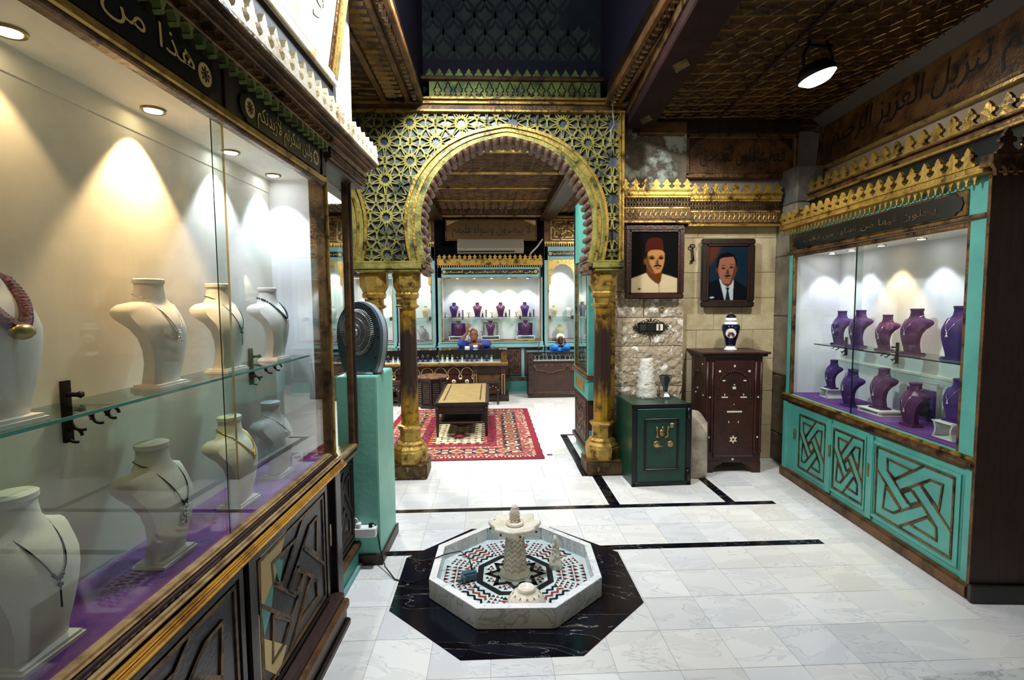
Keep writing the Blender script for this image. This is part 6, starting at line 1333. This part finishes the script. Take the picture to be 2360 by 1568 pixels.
# navy recess with air conditioner and calligraphy
ac = thing('air_conditioner', 'beige wall air conditioner under gilt calligraphy board', 'air conditioner', (.02, 9.80, 2.59))
B().prism([(0, 0), (-.0, .26), (-.12, .27), (-.16, .2), (-.16, .05), (-.1, 0)], 'x', -.62, .62).o('casing', 'ac_grey', ac, bev=.004); B().box(-.6, .6, -.163, -.158, .095, .25).o('front_panel', 'ac_panel', ac); B().box(-.6, .45, -.164, -.13, .025, .045).o('outlet_slot', 'matte_black', ac); B().box(-.5, -.46, -.1625, -.159, .08, .086).o('badge', 'chain_dark', ac)
B().box(-.62, .62, 0, .64, 0, .25).o('wall_mount', 'navy', ac)
tag(B().tube([(.72, 9.78, 2.46), (.78, 9.76, 2.6), (.9, 9.74, 2.72), (1.0, 9.74, 2.86)], .016, 8).o('drain_pipe', 'suede_grey', None, True), 'bent grey taped pipe rising beside the air conditioner', 'pipe')
tag(B().tube([(.955, 9.7, 2.42), (.96, 9.69, 2.1), (.95, 9.68, 1.5), (.93, 9.6, 1.05), (.9, 9.5, .9), (.88, 9.3, .83)], .007, 6).o('hanging_cable', 'reed_brown', None, True), 'brown cable hanging down the edge of wide teal case', 'cable')
cp = thing('calligraphy_panel', 'gilt calligraphy board with greenish tint above air conditioner', 'panel', (.035, 9.95, 3.06)); M0 = faceB((0, 0, 0))
B().box(-.86, .86, -.19, .19, 0, .02).xf(M0).o('board', 'gold_greenish', cp)
for x0, x1, y0, y1 in ((-.88, .88, -.21, -.18), (-.88, .88, .18, .21), (-.88, -.85, -.2, .2), (.85, .88, -.2, .2)): B().box(x0, x1, y0, y1, 0, .035).xf(M0).o('frame', 'gold_wood', cp, bev=.005)
for sg in (1, -1): B().prism([(sg * .85, .18), (sg * .62, .18), (sg * .7, .15), (sg * .85, .08)], 'z', .02, .028).xf(M0).o('corner_spandrel', 'gold_bright', cp)
lettering('لا يبصرون وسواء عليهم', 1.5, .25, 'letter_dark', cp, M0 @ Matrix.Translation((0, -.02, .022)))
fz = thing('ceiling_frieze', 'gilt scalloped frieze under back room ceiling', 'frieze'); B().box(-1.02, 1.03, 9.55, 9.62, 3.26, 3.38).o('board', 'gold_wood', fz); B().box(-1.02, 1.03, 9.5, 9.62, 3.245, 3.265).o('moulding', 'gold', fz, bev=.004); drops(fz, faceB((-1.02, 9.545, 3.375)), 2.05, .075, .1, 'gold_dark', 'scallop')
for x, lab in ((-1.0, 'gilt ceiling beam running back over arched case beside column'), (1.08, 'gilt ceiling beam running back over girl in headscarf')):
    t = thing('ceiling_beam', lab, 'beam'); B().box(x - .12, x + .12, 5.1, 9.75, 3.2, 3.38).o('beam', 'ceiling_gold', t, bev=.008); [B().box(x + s_ * .12 - .012, x + s_ * .12 + .012, 5.1, 9.75, 3.215, 3.24).o('bead', 'gold_dark', t) for s_ in (1, -1)]
for i, y in enumerate((5.9, 6.86, 7.72, 8.62)):
    o = B().box(-.88, .96, y - .02, y + .02, 3.345, 3.385).o('ceiling_batten', 'gold', None, bev=.004); tag(o, ('gilt batten', 'gilt batten next beyond the first', 'gilt batten midway back', 'gilt batten nearest the scalloped frieze')[i] + ' across back room ceiling', 'batten')
# teal case beside the single column
sc = thing('side_case', 'teal glazed side case with brown door behind single gilded column', 'showcase', (0, 0, 0))
B().box(1.0, 1.24, 5.12, 5.95, 0, .34).o('base', 'teal', sc); B().box(.96, 1.24, 5.10, 5.98, .1, .15).o('base_moulding', 'wood_brown', sc, bev=.008); B().box(.985, 1.24, 5.14, 5.93, .15, .66).o('cupboard', 'wood_brown', sc)
knot_panel(sc, faceR((.984, 5.53, .41)), .66, .46, 'wood_brown', 'reed_brown', 'cupboard_door', lw=.014)
B().box(.98, 1.24, 5.1, 5.96, .66, .88).o('frieze_board', 'teal', sc, bev=.003); B().box(.972, .982, 5.3, 5.8, .72, .83).o('gilt_panel', 'gold_bright', sc)
for z0, z1, x in ((.88, .905, .955), (.905, .925, .97)): B().box(x, 1.26, 5.07, 5.99, z0, z1).o('sill', 'gold_wood', sc, bev=.006)
for y0, y1 in ((5.1, 5.17), (5.88, 5.96)): B().box(.98, 1.24, y0, y1, .92, 2.75).o('stile', 'teal', sc, bev=.004) if y0 < 5.5 else B().box(.98, 1.02, y0, y1, .92, 2.75).o('stile', 'teal', sc, bev=.004)
B().box(.98, 1.24, 5.1, 5.96, 2.1, 2.75).o('head', 'teal', sc); B().box(1.21, 1.24, 5.15, 5.95, .92, 2.12).o('back_panel', 'cream', sc); B().box(1.0, 1.22, 5.93, 5.95, .92, 2.1).o('end_glass', 'glass', sc); B().box(.998, 1.002, 5.17, 5.88, .96, 2.1).o('glass_pane', 'glass', sc)
B().box(1.0, 1.21, 5.17, 5.94, .92, .96).o('red_cloth', 'wood_red', sc); B().box(1.05, 1.21, 5.17, 5.93, 1.49, 1.496).o('glass_shelf', 'shelf_glass', sc)
for y0, y1 in ((5.165, 5.18), (5.87, 5.885)): B().box(.975, 1.0, y0, y1, .94, 2.12).o('gilt_bead', 'gold_dark', sc)
B().box(1.2, 1.245, 5.06, 5.1, 0, 2.05).o('gilt_corner', 'gold', sc, bev=.004)
bust('grey bust on shelf of side case behind single column', (1.13, 5.65, 1.4965), -PI / 2, 'suede_grey', 'pendant', .85, 'busts in the side case'); bust('beige bust on red cloth of side case behind single column', (1.12, 5.45, .9605), -PI / 2, 'suede_beige', 'pendant', .85, 'busts in the side case')
lamp('case_spot_light', 'SPOT', (1.12, 5.6, 2.08), 16, (1, .85, .65), (1.16, 5.6, 1.2), .02, 90, .5)
# ================================================================== PEOPLE
def skin(name, m, parent, V, E, R, root=0, sub=2, extra=None):
    me = bpy.data.meshes.new(name); bm = bmesh.new(); L = bm.verts.layers.skin.verify(); vs = []
    for i, (p, r) in enumerate(zip(V, R)):
        v = bm.verts.new(p); v[L].radius = (r, r) if not isinstance(r, tuple) else r; v[L].use_root = (i == root); vs.append(v)
    for a, b_ in E: bm.edges.new((vs[a], vs[b_]))
    bm.to_mesh(me); bm.free(); o = link(name, me, None); o.modifiers.new('s', 'SKIN').use_smooth_shade = True; s = o.modifiers.new('d', 'SUBSURF'); s.levels = sub; s.render_levels = sub
    dg = bpy.context.evaluated_depsgraph_get(); me2 = bpy.data.meshes.new_from_object(o.evaluated_get(dg)); bpy.data.objects.remove(o)
    if extra is not None:
        bm = bmesh.new(); bm.from_mesh(me2); me3 = bpy.data.meshes.new('x'); me3.from_pydata(extra.v, [], extra.f); bm.from_mesh(me3); bmesh.ops.recalc_face_normals(bm, faces=bm.faces); bm.to_mesh(me2); bm.free()
    me2.materials.clear(); me2.materials.append(MATS[m]); me2.polygons.foreach_set('use_smooth', [True] * len(me2.polygons)); me2.name = name
    return link(name, me2, parent)
def head(cx, cy, cz, s=1., tilt=0.):
    rings = []; lv = [(-.115, .02, .0), (-.105, .035, -.012), (-.085, .052, -.012), (-.05, .064, -.006), (-.01, .07, .0), (.03, .074, .006), (.07, .07, .012), (.1, .052, .014), (.115, .028, .014), (.12, .006, .014)]
    for z, r, yo in lv:
        ring = []
        for k in range(20):
            a = 2 * PI * k / 20; x = r * math.cos(a); y = r * 1.22 * math.sin(a) + yo
            if y < 0 and abs(x) < .02 and -.045 < z < .02: y -= .018 * (1 - abs(x) / .02) * (1.2 if z < -.02 else .7)      # nose
            if y < 0 and .015 < abs(x) < .045 and -.02 < z < .04: y += .006                                                    # eye sockets
            if y < 0 and abs(x) < .03 and -.1 < z < -.06: y -= .004
            ring.append((cx + s * (x * math.cos(tilt) - z * math.sin(tilt)), cy + s * y, cz + s * (z * math.cos(tilt) + x * math.sin(tilt))))
        rings.append(ring)
    b = B().loft(rings)
    for sg in (1, -1): b.ball((cx + sg * .074 * s, cy + .012 * s, cz - .005), .02 * s, 8, (.4, .8, 1.3))
    return b
def face_marks(parent, cx, cy, cz, s, brow=True, teeth=False):
    for sg in (1, -1):
        B().ball((cx + sg * .028 * s, cy - .074 * s, cz + .012 * s), .009 * s, 8, (1.3, .6, .7)).o('eye', 'eye_dark', parent, True)
        if brow: B().tube([(cx + sg * .012 * s, cy - .083 * s, cz + .032 * s), (cx + sg * .046 * s, cy - .072 * s, cz + .034 * s)], .004 * s, 5).o('eyebrow', 'eye_dark', parent, True)
    B().tube([(cx - .024 * s, cy - .078 * s, cz - .058 * s), (cx, cy - .088 * s, cz - .062 * s), (cx + .024 * s, cy - .078 * s, cz - .058 * s)], .005 * s, 5).o('mouth', 'paint_lip', parent, True)
def hand(V, E, R, wrist, palm_dir, finger_dir, side, s=1., curl=0.):
    # appends palm and five finger chains; returns nothing
    w = Vector(wrist); pd = Vector(finger_dir).normalized(); sd = Vector(side).normalized(); nd = Vector(palm_dir).normalized()
    base = len(V); V.append(tuple(w + pd * .05 * s)); R.append((.034 * s, .016 * s)); palm = base
    for i, (off, ln) in enumerate(((-.03, .062), (-.011, .078), (.010, .074), (.029, .058))):
        k = len(V); b0 = w + pd * .085 * s + sd * off * s
        V.append(tuple(b0)); R.append(.0095 * s); V.append(tuple(b0 + (pd * (ln * .55) + sd * off * .25 + nd * curl * .02) * s)); R.append(.0085 * s); V.append(tuple(b0 + (pd * ln * (1 - curl * .3) + sd * off * .4 + nd * curl * .05) * s)); R.append(.007 * s)
        E += [(palm, k), (k, k + 1), (k + 1, k + 2)]
    k = len(V); b0 = w + pd * .03 * s - sd * .035 * s
    V.append(tuple(b0)); R.append(.0105 * s); V.append(tuple(b0 + (pd * .035 - sd * .03) * s)); R.append(.0095 * s); V.append(tuple(b0 + (pd * .06 - sd * .038) * s)); R.append(.0075 * s); E += [(palm, k), (k, k + 1), (k + 1, k + 2)]
    return palm
# ---- waving man
mx, my = -.30, 9.27
man = thing('person', 'seated bald man in blue sweater waving over the counter', 'person', (0, 0, 0))
V = [(mx, my + .08, .52), (mx, my + .08, .72), (mx, my + .06, .88), (mx, my + .01, .955), (mx, my - .02, .985), (mx, my - .03, 1.02)]; R = [.13, .13, .12, .06, .052, .05]; E = [(0, 1), (1, 2), (2, 3), (3, 4), (4, 5)]
def chain(start, pts, rs):
    p = start
    for q, r in zip(pts, rs): V.append(q); R.append(r); E.append((p, len(V) - 1)); p = len(V) - 1
    return p
ws = chain(2, [(mx - .17, my + .04, .91), (mx - .245, my - .10, .92), (mx - .18, my - .12, 1.06), (mx - .12, my - .11, 1.13)], [.06, .048, .036, .027])
pl = hand(V, E, R, (mx - .12, my - .11, 1.13), (.2, -1, 0), (.12, 0, 1), (-1, -.1, .1), 1.15, .25); E.append((ws, pl))
ws = chain(2, [(mx + .17, my + .04, .91), (mx + .27, my - .12, .925), (mx + .13, my - .18, .93), (mx + .06, my - .19, .935)], [.06, .048, .036, .027])
pl = hand(V, E, R, (mx + .06, my - .19, .935), (0, 0, -1), (-1, 0, .05), (0, 1, .1), 1., .6); E.append((ws, pl))
for sg in (1, -1): chain(0, [(mx + sg * .1, my + .02, .5), (mx + sg * .12, my - .06, .46), (mx + sg * .12, my - .04, .1), (mx + sg * .12, my - .04, .045), (mx + sg * .12, my - .07, .035)], [.085, .062, .042, .036, .03])
body = skin('body', 'skin_tan', man, V, E, R, extra=head(mx, my - .05, 1.085, 1., .06)); face_marks(man, mx, my - .052, 1.085, 1.)
sv = [(mx, my + .08, .56), (mx, my + .08, .72), (mx, my + .06, .88), (mx, my + .02, .94)]; sr = [.15, .15, .145, .085]; se = [(0, 1), (1, 2), (2, 3)]
for pts in ([(mx - .17, my + .04, .91), (mx - .25, my - .1, .935), (mx - .19, my - .12, 1.04)], [(mx + .17, my + .04, .91), (mx + .28, my - .12, .945), (mx + .12, my - .18, .945)]):
    p = 2
    for q, r in zip(pts, (.085, .068, .052)): sv.append(q); sr.append(r); se.append((p, len(sv) - 1)); p = len(sv) - 1
skin('sweater', 'sweater_blue', man, sv, se, sr)
tv = [(mx, my + .08, .5), (mx, my + .08, .58)]; tr = [.15, .15]; te = [(0, 1)]
for sg in (1, -1):
    p = 0
    for q, r in zip([(mx + sg * .1, my + .02, .5), (mx + sg * .12, my - .05, .46), (mx + sg * .12, my - .04, .12)], (.1, .078, .06)): tv.append(q); tr.append(r); te.append((p, len(tv) - 1)); p = len(tv) - 1
skin('trousers', 'trouser', man, tv, te, tr)
def seat(label, x, y, h):
    t = thing('round_stool', label, 'stool', (x, y, 0)); B().lathe([(.095, h - .04), (.105, h - .02), (.095, h)], 16).o('seat', 'leather_brown', t, True)
    for k in range(3): B().tube([(.08 * math.cos(k * 2.1 + .5), .08 * math.sin(k * 2.1 + .5), h - .03), (.1 * math.cos(k * 2.1 + .5), .1 * math.sin(k * 2.1 + .5), 0)], .014, 8).o('leg', 'wood_dark', t, True)
seat('round stool under waving man behind counter', mx, my + .12, .36); 
# ---- girl in headscarf
gx, gy_ = 1.275, 9.34
girl = thing('person', 'seated person in white headscarf and bright blue jacket, hands on cheeks', 'person', (0, 0, 0))
V = [(gx, gy_ + .06, .48), (gx, gy_ + .05, .66), (gx, gy_ + .03, .82), (gx, gy_ - .0, .87), (gx, gy_ - .02, .90), (gx, gy_ - .03, .93)]; R = [.11, .11, .10, .05, .042, .04]; E = [(0, 1), (1, 2), (2, 3), (3, 4), (4, 5)]
for sg in (1, -1):
    ws = chain(2, [(gx + sg * .13, gy_ + .01, .81), (gx + sg * .095, gy_ - .14, .845), (gx + sg * .075, gy_ - .11, .925)], [.05, .042, .024])
    pl = hand(V, E, R, (gx + sg * .075, gy_ - .11, .925), (-sg, .1, 0), (-sg * .05, .3, 1), (0, sg * 1., 0), .68, .2); E.append((ws, pl))
for sg in (1, -1): chain(0, [(gx + sg * .08, gy_ - .0, .47), (gx + sg * .1, gy_ - .06, .44), (gx + sg * .1, gy_ - .04, .1), (gx + sg * .1, gy_ - .04, .04), (gx + sg * .1, gy_ - .06, .03)], [.07, .055, .038, .032, .028])
skin('body', 'skin_dark', girl, V, E, R, extra=head(gx, gy_ - .04, .985, .8)); face_marks(girl, gx, gy_ - .042, .985, .8)
rings = []
for z, r, yo, op in ((.93, .07, .0, .6), (.97, .08, .012, .55), (1.02, .082, .016, .5), (1.07, .085, .012, .52), (1.11, .084, .0, .75), (1.14, .07, .0, 1), (1.165, .045, .0, 1), (1.175, .008, 0, 1)):
    ring = []
    for k in range(24):
        a = 2 * PI * k / 24; x, y = r * math.cos(a), r * 1.22 * math.sin(a)
        if y < 0 and op < 1: y = max(y, -r * (.25 if z < 1.05 else .62))
        ring.append((gx + x * .9, gy_ - .04 + (yo + y) * .9, .985 + (z - 1.045) * .9))
    rings.append(ring)
B().loft(rings).o('headscarf', 'scarf_white', girl, True); B().ball((gx - .09, gy_ + .03, .985), .045, 10, (1.1, .8, .8)).o('hair_bun', 'reed_brown', girl, True)
sv = [(gx, gy_ + .06, .5), (gx, gy_ + .05, .66), (gx, gy_ + .035, .8), (gx, gy_ + .015, .85)]; sr = [.13, .13, .12, .07]; se = [(0, 1), (1, 2), (2, 3)]
for sg in (1, -1):
    p = 2
    for q, r in zip([(gx + sg * .13, gy_ + .01, .82), (gx + sg * .1, gy_ - .14, .86), (gx + sg * .08, gy_ - .125, .915)], (.075, .062, .05)): sv.append(q); sr.append(r); se.append((p, len(sv) - 1)); p = len(sv) - 1
skin('jacket', 'jacket_blue', girl, sv, se, sr)
tv = [(gx, gy_ + .06, .45), (gx, gy_ + .06, .52)]; tr = [.13, .13]; te = [(0, 1)]
for sg in (1, -1):
    p = 0
    for q, r in zip([(gx + sg * .08, gy_ - .0, .47), (gx + sg * .1, gy_ - .06, .44), (gx + sg * .1, gy_ - .04, .12)], (.085, .07, .055)): tv.append(q); tr.append(r); te.append((p, len(tv) - 1)); p = len(tv) - 1
skin('trousers', 'trouser', girl, tv, te, tr); seat('round stool under person in headscarf', gx, gy_ + .02, .33)
cup = thing('tea_cup', 'white cup on counter glass beside hand of waving man', 'cup', (-.27, 8.97, .8815)); B().lathe([(.02, 0), (.034, .015), (.04, .045), (.037, .045), (.03, .015), (.005, .008)], 16).o('bowl', 'white_gloss', cup, True); B().tube([(.036 + .016 * math.sin(q * .5), 0, .036 - .004 * q) for q in range(7)], .004, 5).o('handle', 'white_gloss', cup, True)
b = B().box(-.04, .04, -.03, .03, 0, .028).o('paper_box', 'white', None, bev=.003); b.location = (-.41, 8.95, .8815); tag(b, 'tiny white box on counter glass before waving man', 'box')
